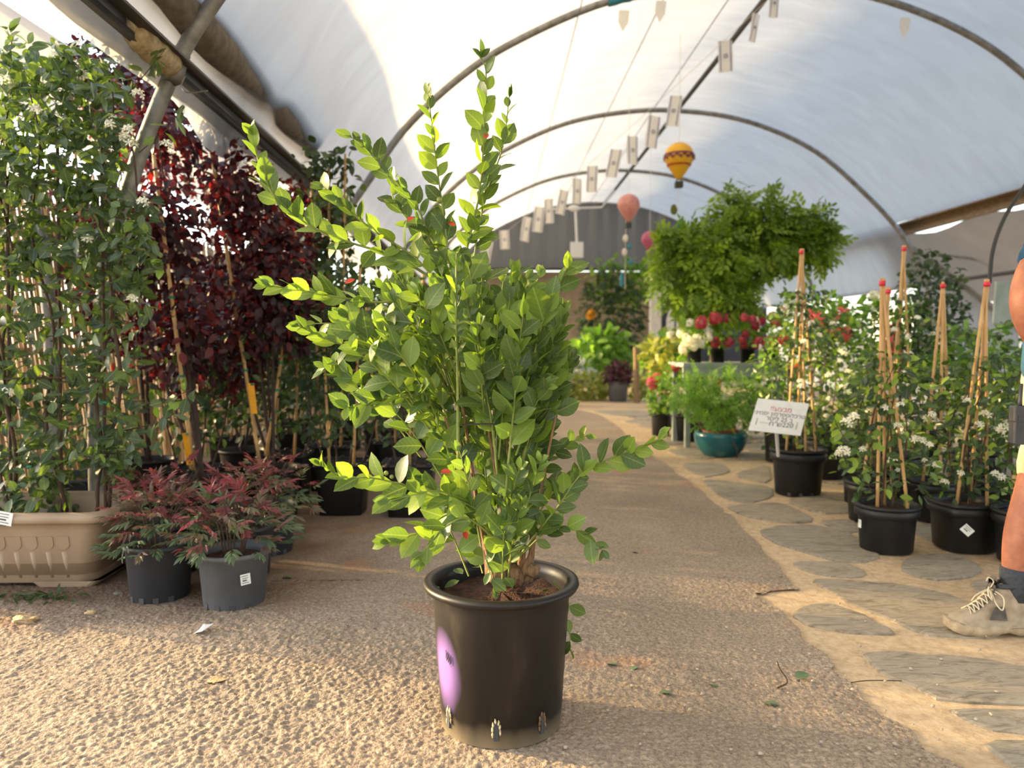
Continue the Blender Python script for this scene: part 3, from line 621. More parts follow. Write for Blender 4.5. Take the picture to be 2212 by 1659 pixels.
# ================================================================== THE BLUEBERRY (main plant)
def nursery_pot(t, c, R, Rb, H, m, rim=.022, n=40, sq=0.0, wall=.006, holes=0, soil_z=None, band=True):
    c = np.array(c, float)
    pr = [(Rb * .96, 0), (Rb, .004), (Rb + (R - rim - Rb) * .86, H * .86), (R - rim, H - .03), (R - rim * .9, H - .022), (R - .004, H - .02), (R, H - .012), (R - .002, H - .003), (R - rim * .5, H), (R - rim - wall, H - .004), (R - rim - wall * 1.6, H - .03), (Rb + (R - rim - Rb) * .3 - .012, H * .3)]
    o = part(t, 'pot', lathe(pr, c, n, sq=sq), m, True)
    zs = H - .035 if soil_z is None else soil_z; rs = R - rim - wall * 2 + .004; V = [np.array([c[0], c[1], c[2] + zs + .012])]; k = 30
    for q in (.35, .7, 1.0):
        for i in range(k):
            a = 2 * math.pi * i / k; s = 1.0 + (sq * (1 / max(abs(math.cos(a)), abs(math.sin(a))) - 1) if sq else 0)
            V.append(np.array([c[0] + rs * s * q * math.cos(a), c[1] + rs * s * q * math.sin(a), c[2] + zs + .014 * (rng.random() - .5)]))
    Fs = [(0, 1 + i, 1 + (i + 1) % k) for i in range(k)] + [(1 + b * k + i, 1 + (b + 1) * k + i, 1 + (b + 1) * k + (i + 1) % k, 1 + b * k + (i + 1) % k) for b in (0, 1) for i in range(k)]
    part(t, 'soil', (np.array(V), Fs), 'soil', True)
    for i in range(holes):
        a = -1.57 + (i - (holes - 1) / 2) * .5; d = np.array([math.cos(a), math.sin(a), 0]); R3 = rotm('Z', a)
        part(o, 'drain_hole', box(c + d * (Rb + .0005) + (0, 0, .012), (.004, .022, .022), R3), 'ink')  # dark block in place of a real hole, its inner shade painted
    return o
def sticker(parent, c, wd, hg, rot, lines=4):
    o = part(parent, 'price_sticker', box(c, (wd, .0015, hg), rot), 'sticker'); L = []
    for i in range(lines):
        L.append(box(np.array(c) + np.asarray(rot) @ np.array([(-.1 + .05 * (i % 2)) * wd, -.0012, hg * (.32 - .21 * i)]), (wd * (.7 - .13 * (i % 3)), .0006, hg * (.05 if i != 2 else .11)), rot))
    part(o, 'print', merge(*L), 'ink'); return o
PC = G(1083, 1557); PC[2] = .004
bb = thing('potted_blueberry', 'tall blueberry bush in a large dusty black pot with a purple paint patch', 'potted plant', PC)
def hero_pot():
    m, nt, b, o = nodes_of('hero_pot'); b.inputs['Specular IOR Level'].default_value = 0.35; b.inputs['Roughness'].default_value = 0.45
    tc = nt.nodes.new('ShaderNodeTexCoord'); n = nt.nodes.new('ShaderNodeTexNoise'); n.inputs['Scale'].default_value = 9; n.inputs['Detail'].default_value = 10
    mp = nt.nodes.new('ShaderNodeMapping'); mp.inputs['Scale'].default_value = (1.6, 1.6, .45); nt.links.new(tc.outputs['Object'], mp.inputs[0]); nt.links.new(mp.outputs[0], n.inputs[0])
    r = ramp(nt, [(.35, srgb(20, 18, 16)), (.6, srgb(30, 26, 23)), (.82, srgb(64, 56, 46))]); nt.links.new(n.outputs[0], r.inputs[0])
    vm = nt.nodes.new('ShaderNodeVectorMath'); vm.operation = 'SUBTRACT'; vm.inputs[1].default_value = (-.158, -.092, .175); nt.links.new(tc.outputs['Object'], vm.inputs[0])
    v2 = nt.nodes.new('ShaderNodeVectorMath'); v2.operation = 'MULTIPLY'; v2.inputs[1].default_value = (15, 15, 9.5); nt.links.new(vm.outputs[0], v2.inputs[0])
    ln = nt.nodes.new('ShaderNodeVectorMath'); ln.operation = 'LENGTH'; nt.links.new(v2.outputs[0], ln.inputs[0])
    ad = nt.nodes.new('ShaderNodeMath'); ad.operation = 'MULTIPLY_ADD'; ad.inputs[1].default_value = .5; nt.links.new(n.outputs[0], ad.inputs[0]); nt.links.new(ln.outputs[1], ad.inputs[2])
    rr = ramp(nt, [(.5, (.8, .8, .8, 1)), (1.0, (0, 0, 0, 1))]); rr.color_ramp.elements[1].position = 1.0
    sc_ = nt.nodes.new('ShaderNodeMath'); sc_.operation = 'MULTIPLY'; sc_.inputs[1].default_value = .72; nt.links.new(ad.outputs[0], sc_.inputs[0]); nt.links.new(sc_.outputs[0], rr.inputs[0])
    mx = nt.nodes.new('ShaderNodeMixRGB'); mx.inputs[2].default_value = srgb(150, 116, 186); nt.links.new(rr.outputs[0], mx.inputs[0]); nt.links.new(r.outputs[0], mx.inputs[1])
    # dust along the foot
    sp = nt.nodes.new('ShaderNodeSeparateXYZ'); nt.links.new(tc.outputs['Object'], sp.inputs[0])
    r3 = ramp(nt, [(0.0, (.75, .75, .75, 1)), (.06, (0, 0, 0, 1))]); a3 = nt.nodes.new('ShaderNodeMath'); a3.operation = 'MULTIPLY_ADD'; a3.inputs[1].default_value = .07; a3.inputs[2].default_value = -.035
    nt.links.new(n.outputs[0], a3.inputs[0]); a4 = nt.nodes.new('ShaderNodeMath'); a4.operation = 'ADD'; nt.links.new(sp.outputs[2], a4.inputs[0]); nt.links.new(a3.outputs[0], a4.inputs[1]); nt.links.new(a4.outputs[0], r3.inputs[0])
    m2 = nt.nodes.new('ShaderNodeMixRGB'); m2.inputs[2].default_value = srgb(150, 136, 112); nt.links.new(r3.outputs[0], m2.inputs[0]); nt.links.new(mx.outputs[0], m2.inputs[1])
    nt.links.new(m2.outputs[0], b.inputs['Base Color']); return m
pot = nursery_pot(bb, PC, .211, .163, .395, hero_pot(), rim=.024, n=72, soil_z=.345)
for a in (-2.55, -1.66, -.9):
    d = np.array([math.cos(a), math.sin(a), 0]); R3 = rotm('Z', a); q = PC + d * .1655 + (0, 0, .052)
    o = part(pot, 'drain_hole', box(q + d * .001, (.006, .012, .05), R3), 'ink')  # dark slot block stands for the opening, shade put into its colour
    part(o, 'root_crust', merge(*[lump(q + R3 @ np.array([.001, y, z]), .0068, k + int(abs(a) * 10), 6, .5, (.45, 1, 1.1)) for k, (y, z) in enumerate([(-.009, .004), (-.008, .016), (-.002, .025), (.006, .022), (.009, .01), (.01, -.004), (-.009, -.01)])]), 'burlap' if a < -1 else 'trunk', True)
sc = []
for k in range(5):
    a0 = -2.45 + .0 * k; P = []
    for i in range(12):
        a = a0 - .06 + i * .012; z = .235 + .006 * math.sin(i * 2.1 + k * 1.7) - k * .004 - i * .0012; P.append(PC + np.array([math.cos(a) * .1795, math.sin(a) * .1795, z]))
    sc.append(tube(P, .0005, 4))
part(pot, 'scribble', merge(*sc), 'ink')
DB = PC[1]     # depth of the bush axis
def bpt(x, y, dz=0.0): return PY(x, y, DB + dz)
shoots = [ # px polyline, start depth, end depth, first leaf fraction, leaf size, stem radius
 ([(1010, 690), (930, 600), (830, 548), (720, 512), (640, 470), (590, 420), (560, 352), (547, 290)], .0, -.1, .25, .052, .0042),
 ([(985, 690), (880, 655), (800, 652), (700, 636), (640, 625), (578, 617)], 0, -.12, .25, .05, .0035),
 ([(980, 800), (880, 775), (800, 760), (720, 738), (645, 705)], .0, -.05, .3, .042, .003),
 ([(980, 800), (900, 770), (800, 725), (730, 700), (660, 700)], .0, .05, .35, .042, .003),
 ([(1000, 850), (920, 850), (850, 858), (790, 868), (752, 880)], 0, -.1, .35, .056, .003),
 ([(1000, 900), (985, 700), (960, 480), (945, 370), (925, 205)], .03, -.02, .35, .047, .004),
 ([(1010, 800), (1000, 600), (1035, 420), (1047, 270), (1050, 160), (1040, 125)], .04, .0, .4, .046, .004),
 ([(1020, 760), (1020, 600), (1045, 440), (1085, 320), (1100, 210)], .02, .05, .4, .04, .0035),
 ([(1000, 640), (930, 510), (890, 430), (830, 370), (790, 320), (752, 292)], .02, .06, .25, .045, .0035),
 ([(990, 660), (900, 560), (810, 500), (750, 450), (700, 405)], -.02, -.1, .25, .05, .0035),
 ([(985, 640), (930, 540), (885, 480), (850, 430), (845, 380)], 0, .08, .25, .046, .0032),
 ([(990, 1000), (988, 800), (985, 700), (986, 560), (990, 545)], -.12, -.18, .5, .03, .0042),
 ([(1100, 960), (1140, 820), (1165, 720), (1190, 650), (1225, 580)], -.05, -.12, .3, .064, .004),
 ([(1090, 960), (1085, 800), (1095, 690), (1112, 590)], 0, -.06, .3, .056, .0035),
 ([(1080, 1080), (1060, 900), (1030, 760), (1010, 660), (1000, 580)], -.08, -.14, .3, .056, .0035),
 ([(1090, 1080), (1110, 880), (1120, 760), (1130, 680)], -.1, -.18, .3, .06, .0035),
 ([(1100, 1100), (1150, 920), (1190, 800), (1215, 700)], -.02, -.06, .35, .054, .0035),
 ([(1060, 1110), (960, 1070), (900, 1055), (850, 1042), (800, 1032), (740, 1030), (695, 1005)], -.05, -.18, .15, .05, .003),
 ([(1060, 1120), (985, 1075), (940, 1060), (890, 1070), (842, 1082)], -.08, -.2, .15, .058, .003),
 ([(1065, 1150), (1000, 1105), (950, 1120), (905, 1150), (836, 1172)], -.05, -.16, .2, .055, .003),
 ([(1075, 1170), (1010, 1120), (960, 1140), (925, 1180), (910, 1205)], -.1, -.2, .25, .056, .003),
 ([(1120, 1205), (1160, 1150), (1205, 1095), (1255, 1025), (1320, 990), (1390, 965), (1428, 948)], -.05, -.14, .15, .048, .0034),
 ([(1130, 1100), (1180, 1000), (1215, 965), (1265, 942)], .05, .1, .3, .036, .0025),
 ([(1130, 1195), (1180, 1150), (1230, 1140), (1275, 1165), (1300, 1188)], -.06, -.12, .2, .042, .0026),
 ([(1120, 1190), (1170, 1100), (1200, 1060), (1240, 1030)], .02, .04, .2, .05, .003),
 ([(1065, 1240), (1050, 1210), (1058, 1235), (1068, 1275)], -.06, -.1, .35, .034, .002),
 ([(1195, 1255), (1228, 1300), (1222, 1345), (1232, 1375), (1225, 1400)], .02, .0, .3, .04, .002),
]
LP, LD, LN, LS, LSC = [], [], [], [], []
def leaves_on(Q, t0, size, spacing=.024, sc_=0.0, droop=.0):
    seg = np.linalg.norm(np.diff(Q, axis=0), axis=1); cum = np.r_[0, np.cumsum(seg)]; Lt = cum[-1]; s = Lt * t0; k = random.randint(0, 1); T, Nf, Bf = frames(Q)
    while s < Lt:
        i = min(len(Q) - 2, int(np.searchsorted(cum, s) - 1) if s > 0 else 0); i = max(i, 0); f = (s - cum[i]) / (seg[i] + 1e-9); p = Q[i] * (1 - f) + Q[i + 1] * f; t = T[i]
        side = nrm(np.cross(t, np.array([0.15 * random.gauss(0, 1), -1, .25 * random.gauss(0, 1)]))) * (1 if k % 2 else -1)
        tipf = s / Lt; d = nrm(t * (.45 + .5 * tipf) + side * (.9 - .45 * tipf) + np.array([0, -.35 * random.random(), .12 - droop]) + np.array([random.gauss(0, .25) for _ in range(3)]))
        nv = np.array([random.gauss(-.1, .5), -.75 + random.gauss(0, .45), .6 + random.gauss(0, .35)])
        LP.append(p); LD.append(d); LN.append(nv); LS.append(1.36 * size * random.uniform(.72, 1.18) * (1 if tipf < .85 else .75)); LSC.append(p[1] - .25 - sc_); k += 1; s += spacing * random.uniform(.7, 1.3) * (size / .05) ** .6
    p = Q[-1]
    for q in range(2):
        LP.append(p); LD.append(T[-1] + np.array([random.gauss(0, .35) for _ in range(3)])); LN.append(np.array([random.gauss(0, .5), -.7, .6])); LS.append(size * .7); LSC.append(p[1] - .3)
for px, d0, d1, t0, size, r in shoots:
    n = len(px); P = [bpt(x, y, d0 + (d1 - d0) * i / (n - 1)) for i, (x, y) in enumerate(px)]; Q = spline(P, 34)
    part(bb, 'shoot', tube(Q, np.linspace(r, r * .4, 34), 6), 'shoot', True); leaves_on(Q, t0, size, .021, .3)
# woody trunks and the canes that carry the crown
top = PC[2] + .345
for k, (x0, x1, x2, y2, dz) in enumerate([(1060, 1035, 1000, 880, .0), (1085, 1085, 1050, 900, -.05), (1100, 1110, 1090, 900, .03), (1120, 1130, 1130, 880, .0), (1140, 1150, 1180, 860, .06), (1075, 1060, 960, 820, .08), (1130, 1160, 1200, 900, -.06), (1095, 1075, 1020, 760, .12), (1110, 1115, 1080, 720, .1), (1065, 1030, 960, 900, -.07)]):
    P = [bpt(x0, 1240, dz * .3), bpt((x0 + x1) / 2 + 4, 1190, dz * .5), bpt(x1, 1110, dz * .8), bpt((x1 + x2) / 2, 1000, dz), bpt(x2, y2, dz)]
    r0 = .013 - .0008 * k; Q = spline(P, 26); part(bb, 'trunk', tube(Q, np.r_[np.linspace(r0 * 1.25, r0 * .55, 12), np.linspace(r0 * .5, .003, 14)], 8), 'trunk', True)
part(bb, 'root_collar', merge(*[lump(bpt(x, y, d), r, i, 7, .5) for i, (x, y, d, r) in enumerate([(1075, 1238, -.02, .03), (1105, 1242, 0, .036), (1130, 1236, .02, .034), (1150, 1232, -.02, .02), (1090, 1230, .03, .03)])]), 'trunk', True)
def crown_sample(n, rows, dep, seed):
    g = np.random.default_rng(seed); out = []
    for (y0, y1, x0, x1, wgt) in rows:
        for _ in range(int(n * wgt)):
            y = g.uniform(y0, y1); u = g.uniform(-1, 1); x = (x0 + x1) / 2 + u * (x1 - x0) / 2; dd = dep * math.sqrt(max(.05, 1 - u * u * .8)) * g.uniform(-1, 1); out.append(bpt(x, y, dd))
    return np.array(out)
tips = crown_sample(112, [(560, 640, 750, 1180, .16), (640, 720, 700, 1235, .24), (720, 800, 690, 1235, .24), (800, 880, 820, 1220, .2), (880, 980, 930, 1190, .12), (980, 1080, 930, 1190, .08), (1080, 1170, 960, 1210, .07)], .2, 4)
twigs = []
for p in tips:
    ax = bpt(1085 - (1085 - 1040) * max(0, (p[2] - .5)), 1100, 0); b = np.array([ax[0] + (p[0] - ax[0]) * .45, DB + (p[1] - DB) * .4, p[2] - .17 - .1 * random.random()]); b[2] = max(b[2], top + .05)
    Q = spline([b, (b + p) / 2 + np.array([0, 0, .02]), p], 9); twigs.append(tube(Q, np.linspace(.0026, .0012, 9), 4)); leaves_on(Q, .3, random.uniform(.042, .06), .026, 0)
part(bb, 'twigs', merge(*twigs), 'shoot', kind='stuff')
foliage(bb, LP, LD, LN, LS, LEAF_B, 'blueberry_leaf', 'blueberry', n_ind=300, score=np.array(LSC))
# thin black support ring and a pale shoot of last year's growth
ring = [bpt(1065 + 85 * math.cos(a), 920 + 4 * math.sin(a), .13 * math.sin(a)) for a in np.linspace(0, 2 * math.pi, 28)]
part(bb, 'support_ring', tube(ring, .0022, 5), 'cable'); part(bb, 'support_loop', tube(spline([bpt(1150, 925, -.05), bpt(1160, 905, -.08), bpt(1188, 878, -.09), bpt(1180, 895, -.09), bpt(1165, 915, -.07)], 16), .002, 5), 'cable')
for k, (x, y, d, r) in enumerate([(834, 1022, -.16, .006), (846, 1030, -.16, .0055), (950, 432, 0, .009)]): part(bb, 'berry', lump(bpt(x, y, d), r, k, 7, .05), 'shoot', True)
FB = [(905, 1258), (945, 1262), (960, 1270), (990, 1250), (1195, 1272), (1180, 1240)]
P = [PY(x, y, DB + d) for (x, y), d in zip([(950, 1268), (992, 1254), (1000, 1240), (1035, 1226), (1190, 1272), (1090, 1247)], (-.02, .02, .08, .12, -.03, -.08))]
for p in P: p[2] = max(p[2], top + .008)
foliage(bb, P, rng.normal(size=(6, 3)) * (1, 1, .15), np.tile([0, -.4, 1], (6, 1)), [.045] * 6, LEAF_B, 'blueberry_leaf', 'blueberry', n_ind=6)
WITH = mat('withered', srgb(200, 70, 50), .6)
for k, (x, y, d) in enumerate([(1050, 300, 0), (1052, 375, .02), (893, 468, 0), (968, 480, 0), (745, 612, -.08), (1008, 1165, -.1), (975, 1020, -.1)]):
    v, f, u = LEAF_B[1]; part(bb, 'withered_leaf', ((v * .028) @ rotm('Z', k * 1.3).T @ rotm('X', .8).T + bpt(x, y, d), [tuple(q) for q in f]), WITH)

# ================================================================== LEFT: planter with jasmine
XL, XR, YF, YB, PH = -2.72, -1.6, 3.16, 3.70, .335
pl = thing('planter_trough', 'long beige plastic planter trough with a jasmine climbing up a frame behind its rim', 'planter', ((XL + XR) / 2, (YF + YB) / 2, .004))
def rrect(x0, x1, y0, y1, r, z, n=6):
    P = []
    for cx_, cy_, a0 in ((x1 - r, y1 - r, 0), (x0 + r, y1 - r, 90), (x0 + r, y0 + r, 180), (x1 - r, y0 + r, 270)):
        for k in range(n): a = math.radians(a0 + 90 * k / (n - 1)); P.append((cx_ + r * math.cos(a), cy_ + r * math.sin(a), z))
    return P
def loft(L, closed=True, cap0=False, cap1=False):
    n = len(L[0]); V = np.array([p for q in L for p in q]); Fs = [(j * n + i, j * n + (i + 1) % n, (j + 1) * n + (i + 1) % n, (j + 1) * n + i) for j in range(len(L) - 1) for i in range(n)]
    if cap0: Fs.append(tuple(range(n))[::-1])
    if cap1: Fs.append(tuple((len(L) - 1) * n + i for i in range(n)))
    return V, Fs
def ring_at(ins, z, r=.07): return rrect(XL + ins, XR - ins, YF + ins, YB - ins, r, z)
body = loft([ring_at(.105, .022), ring_at(.1, .03), ring_at(.052, .255), ring_at(.05, .285), ring_at(.045, .29), ring_at(.012, .292), ring_at(0, .30), ring_at(0, .322), ring_at(.008, .333), ring_at(.03, .338), ring_at(.05, .33), ring_at(.056, .30), ring_at(.09, .06)], cap1=True)
pb = part(pl, 'trough_body', body, 'planter', True)
for x in (-2.5, -1.82):
    part(pb, 'foot', loft([rrect(x - .12, x + .12, YF + .1, YB - .1, .03, .004, 4), rrect(x - .15, x + .15, YF + .095, YB - .095, .03, .03, 4)], cap0=True), 'planter')
for k in range(15):
    x = -1.80 - k * .066
    if x < XL + .1: break
    S = [(x - .028, .232), (x + .028, .232), (x + .028, .2)] + [(x + .028 * math.cos(a), .2 - .028 * math.sin(a)) for a in np.linspace(.3, 2.84, 7)] + [(x - .028, .2)]
    yy = lambda z: YF + .1 - (z - .03) / .225 * .048
    n = len(S); V = [(p, yy(z) - .003, z) for p, z in S] + [(p, yy(z) + .004, z) for p, z in S]
    part(pb, 'scallop', (np.array(V), [tuple(range(n))] + [(i, n + i, n + (i + 1) % n, (i + 1) % n) for i in range(n)]), 'planter')
    part(pb, 'flute', tube([(x, yy(.165) + .016, .165), (x, yy(.05) + .016, .05)], [.019, .018], 10), 'planter', True)
sticker(pb, PY(10, 1120, YF - .003), .062, .055, rotm('Y', .2), 5)
part(pl, 'soil', (np.array(ring_at(.07, .24)), [tuple(range(24))]), 'soil')
# frame and vines
g = np.random.default_rng(21); vines = []
def lp(x, y, d): return PY(x, y, d)
for x in (20, 225, 130):
    part(pl, 'cane', tube([lp(x + 3, 1108, 3.42), lp(x - 6, 300, 3.42)], .007, 6), 'vine')
for y in (820,):
    part(pl, 'cross_cane', tube([lp(-60, y, 3.4), lp(260, y - 6, 3.4)], .005, 6), 'vine')
for (x0, x1, k) in ((20, 10, 0), (222, 230, 1), (130, 60, 2), (20, -60, 3), (222, 300, 4)):
    P = [lp(x0 + (x1 - x0) * t + 16 * math.sin(t * 14 + k), 1105 - t * 930, 3.42 + .04 * math.cos(t * 16 + k)) for t in np.linspace(0, 1, 16)]
    part(pl, 'vine', tube(spline(P, 60), np.linspace(.009, .003, 60), 6), 'vine', True)
def region(n, rows, d0, d1, seed):
    gg = np.random.default_rng(seed); out = []
    for (y0, y1, x0, x1, wgt) in rows:
        m_ = int(n * wgt); ys = gg.uniform(y0, y1, m_); xs = gg.uniform(x0, x1, m_)
        out += [PY(x, y, gg.uniform(d0, d1)) for x, y in zip(xs, ys)]
    return np.array(out)
def attitudes(P, g, out=(0, -1, 0), down=.25, cam=.45):
    n = len(P); D = np.array(out) * .35 + g.normal(size=(n, 3)) * .7 - UP * down; N = UP * .8 + np.array([0, -1, 0]) * cam + g.normal(size=(n, 3)) * .45; return D, N
rowsJ = [(90, 180, -60, 230, .09), (170, 300, -60, 285, .18), (290, 420, -60, 262, .18), (400, 560, -40, 270, .15), (430, 560, 270, 330, .03), (540, 700, -40, 60, .05), (540, 700, 150, 320, .07), (540, 700, 60, 150, .02), (700, 860, -40, 70, .05), (700, 860, 150, 300, .05), (700, 860, 70, 150, .02), (850, 1000, -40, 290, .12), (990, 1100, 0, 160, .045), (960, 1040, 200, 290, .02)]
PJ = region(3000, rowsJ, 3.22, 3.75, 31); D, N = attitudes(PJ, g)
# shoots that hang out of the mass
ex = []
for (a, b, c) in (((280, 200), (330, 140), (355, 110)), ((300, 330), (370, 270), (395, 225)), ((300, 560), (330, 545), (350, 585)), ((260, 640), (310, 610), (345, 570)), ((250, 860), (340, 870), (415, 840)), ((270, 930), (360, 905), (410, 850)), ((240, 980), (290, 970), (340, 960)), ((20, 120), (25, 90), (15, 65)), ((120, 190), (130, 150), (125, 110)), ((210, 1010), (270, 1000), (262, 1030)), ((250, 470), (300, 480), (330, 520)), ((150, 200), (165, 170), (165, 140))):
    Q = spline([lp(*a, 3.4), lp(*b, 3.3), lp(*c, 3.26)], 12); part(pl, 'tendril', tube(Q, np.linspace(.003, .0012, 12), 4), 'vine')
    for q in Q[3::1]: ex.append(q + g.normal(size=3) * .008)
ex = np.array(ex); D2, N2 = attitudes(ex, g)
PA = np.vstack([PJ, ex]); rn = np.clip(g.random(len(PA)) ** 1.5 * .8 + (np.arange(len(PA)) >= len(PJ)) * .25, 0, 1)
foliage(pl, PA, np.vstack([D, D2]), np.vstack([N, N2]), g.uniform(.052, .08, len(PA)), LEAF_J, 'jasmine_leaf', 'jasmine', n_ind=300, rnd=rn)
FJ = [lp(x, y, 3.24) for x, y in [(298, 207), (75, 240), (240, 272), (280, 285), (285, 315), (362, 315), (310, 440), (190, 520), (15, 850), (240, 260), (285, 650), (120, 125), (180, 165), (270, 300), (8, 175)]]
flowers(pl, FJ, 1.0, FL_J, 'jasmine_flower', 'flower_white', 'flower_cluster')
part(pl, 'tie', tube([lp(215, 868, 3.36), lp(232, 870, 3.36)], .006, 6), 'tie'); part(pl, 'tie', tube([lp(58, 1010, 3.36), lp(70, 1008, 3.36)], .007, 6), 'tie')

# grey pot with a label standing behind the trough
gp = thing('lidded_grey_pot', 'dark grey plastic pot with a white price label, behind the beige trough', 'pot', (-2.25, 4.15, .004))
o = nursery_pot(gp, (-2.25, 4.15, .004), .2, .15, .33, 'dark_pot'); sticker(o, (-2.27, 3.965, .25), .07, .045, rotm('Y', -.25), 4)
PJ = mass(60, (-2.25, 4.15, .45), (.15, .15, .12), seed=9); foliage(gp, *PJ, np.full(60, .05), LEAF_J, 'dark_leaf_a', 'dark_leaf', 0)

# ------------------------------------------------------------------ nandinas
def nandina(c, R, H, m, label, n, n_ind, seed, spread=.24, tall=.26, holes=5, stick=None):
    c = np.array([c[0], c[1], .004]); t = thing('potted_nandina', label, 'potted plant', c, 'small red-leaved shrubs in grey pots')
    o = nursery_pot(t, c, R, R * .79, H, m, rim=.012, holes=holes); gg = np.random.default_rng(seed)
    for k in range(9):
        a = k * 2.4; tip = c + np.array([math.cos(a) * .13, math.sin(a) * .13, H + tall * .8]); part(t, 'stem', tube([c + (math.cos(a) * .03, math.sin(a) * .03, H - .06), c + (math.cos(a) * .06, math.sin(a) * .06, H + .1), tip], [.004, .003, .0015], 5), 'vine')
    # sprays of narrow leaflets
    ns = n // 9; d = nrm(gg.normal(size=(ns, 3))); d[:, 2] = np.abs(d[:, 2]) * 1.1 - .25; rr = gg.uniform(.45, 1, ns)[:, None]
    C = c + np.array([0, 0, H + .04]) + d * rr * np.array([spread, spread, tall]); C[:, 2] = np.maximum(C[:, 2], c[2] + H - .05)
    P, D, N, S, Rn = [], [], [], [], []
    for q, dd in zip(C, d):
        ax = nrm(dd * (1, 1, .4) + gg.normal(size=3) * .3); sd = nrm(np.cross(ax, UP + gg.normal(size=3) * .3)); hgt = (q[2] - c[2] - H) / tall
        tone = np.clip(.15 + .75 * hgt + gg.normal() * .2, 0, 1)
        for k in range(9):
            u = k / 9; s_ = (1 if k % 2 else -1)
            P.append(q + ax * .055 * u); D.append(ax * (.5 + u) + sd * s_ * (.9 - .6 * u) - UP * .15); N.append(UP + gg.normal(size=3) * .35 - np.array([0, .3, 0])); S.append(gg.uniform(.032, .05)); Rn.append(tone + gg.normal() * .05)
    foliage(t, P, D, N, S, LEAF_N, 'nandina_leaf', 'nandina', n_ind, rnd=np.clip(np.array(Rn), 0, 1))
    if stick: sticker(o, *stick)
    return t
nandina(G(347, 1288), .142, .228, 'dark_pot', 'red and green nandina in a charcoal pot beside the beige trough', 1000, 130, 1, holes=4, stick=((-1.496, 3.10, .17), .02, .034, rotm('Z', -1.2), 3))
c2 = G(507, 1302); nandina(c2, .148, .218, 'grey_pot', 'red-tipped nandina in a light grey pot with a white price sticker', 1000, 130, 2, holes=4, stick=(c2 + np.array([.082, -.115, .13]), .038, .042, rotm('Z', .62) @ rotm('Y', -.08), 4))
nandina((-1.12, 3.82), .145, .245, 'dark_pot', 'bushy nandina in a dark grey pot behind the stickered grey pot', 800, 40, 3)
nandina((-1.12, 3.44), .14, .225, 'dark_pot', 'nandina hidden between the light grey pot and the pot behind it', 700, 20, 4)
nandina((-1.47, 3.50), .14, .225, 'dark_pot', 'nandina in a dark pot behind the charcoal pot beside the trough', 700, 20, 5, tall=.3)

# ------------------------------------------------------------------ purple-leaved plums on bamboo canes
def cane(t, p0, p1, r=.011, name='cane', nodes_=True):
    p0, p1 = map(np.asarray, (p0, p1)); Lc = np.linalg.norm(p1 - p0); ts = [0]; rr = [r]
    k = int(Lc / .16)
    for i in range(1, k + 1):
        u = i / (k + .4); ts += [u - .006, u, u + .006]; rr += [r * .97, r * 1.18, r * .97]
    ts.append(1); rr.append(r * .85); return part(t, name, tube([p0 + (p1 - p0) * u for u in ts], rr, 7), 'bamboo', True)
def black_pot(t, c, R, H, sq=.0, holes=0, wavy=False):
    return nursery_pot(t, c, R, R * .8, H, 'black_pot', rim=.014, sq=sq, holes=holes, n=32)
def plum(label, base, crown, stakes, n, n_ind, seed, R=.17, H=.3, tags=()):
    base = np.array([base[0], base[1], .004]); t = thing('purple_plum_tree', label, 'tree', base, 'purple-leaved plum trees'); black_pot(t, base, R, H); gg = np.random.default_rng(seed)
    Ps = []
    for (x, y, d, rx, ry, rz, w_) in crown:
        c = PY(x, y, d); k = int(n * w_); Ps.append(mass(k, c, (rx, ry, rz), .1, seed + int(x), down=.35))
        part(t, 'branch', tube(spline([base + (0, 0, H - .05), (base * (1, 1, 0) + c) / 2 + (0, 0, .25), c + (0, 0, rz * .5)], 14), np.linspace(.012, .004, 14), 6), 'dark_stem', True)
    P, D, N = cat3(*Ps); foliage(t, P, D, N, gg.uniform(.05, .08, len(P)), LEAF_P, 'plum_leaf', 'prunus', n_ind, rnd=gg.random(len(P)))
    for a, b, da, db in stakes: cane(t, PY(*a, da), PY(*b, db))
    for (x0, y0, x1, y1, d, a) in tags:
        c = PY((x0 + x1) / 2, (y0 + y1) / 2, d); s = d / F
        o = part(t, 'yellow_tag', box(c, ((x1 - x0) * s * .8, .003, (y1 - y0) * s), rotm('Y', a)), 'tag'); part(t, 'tie', tube([c + (-.03, .02, (y1 - y0) * s * .45), c + (.01, -.01, (y1 - y0) * s * .47)], .006, 6), 'tie')
    for a, b, da, db in stakes:
        for u in (.3, .55, .78):
            q = PY(*a, da) * (1 - u) + PY(*b, db) * u; part(t, 'tie', tube([q - (.0, 0, .007), q + (0, 0, .007)], .0165, 8), 'tie')
plum('purple-leaved plum tied to the cane with a hanging yellow tag low down', (-1.60, 4.25), [(330, 480, 4.35, .28, .25, .42, .4), (330, 260, 4.5, .3, .25, .3, .22), (400, 700, 4.4, .3, .25, .4, .3), (240, 600, 4.4, .2, .2, .5, .18)], [((418, 1015), (332, 335), 4.2, 4.25)], 2200, 100, 3, tags=[(397, 935, 413, 1004, 4.12, -.12)])
plum('purple-leaved plum on the leaning cane with a yellow tag at mid height', (-1.32, 4.62), [(560, 540, 4.75, .34, .25, .4, .45), (500, 400, 4.7, .25, .25, .3, .25), (590, 660, 4.6, .35, .25, .3, .3), (480, 760, 4.8, .35, .2, .25, .2)], [((563, 1012), (452, 298), 4.55, 4.6), ((575, 985), (615, 728), 4.6, 4.7), ((585, 990), (600, 860), 4.75, 4.8)], 2400, 100, 8, tags=[(537, 828, 554, 894, 4.42, -.1)])
plum('tall purple plum with red backlit top leaves by the reed screen', (-2.2, 4.95), [(235, 165, 5.0, .3, .25, .35, .3), (300, 260, 5.0, .42, .3, .35, .4), (150, 500, 5.1, .35, .25, .5, .3)], [((215, 960), (160, 300), 4.9, 5.0)], 2000, 80, 12)
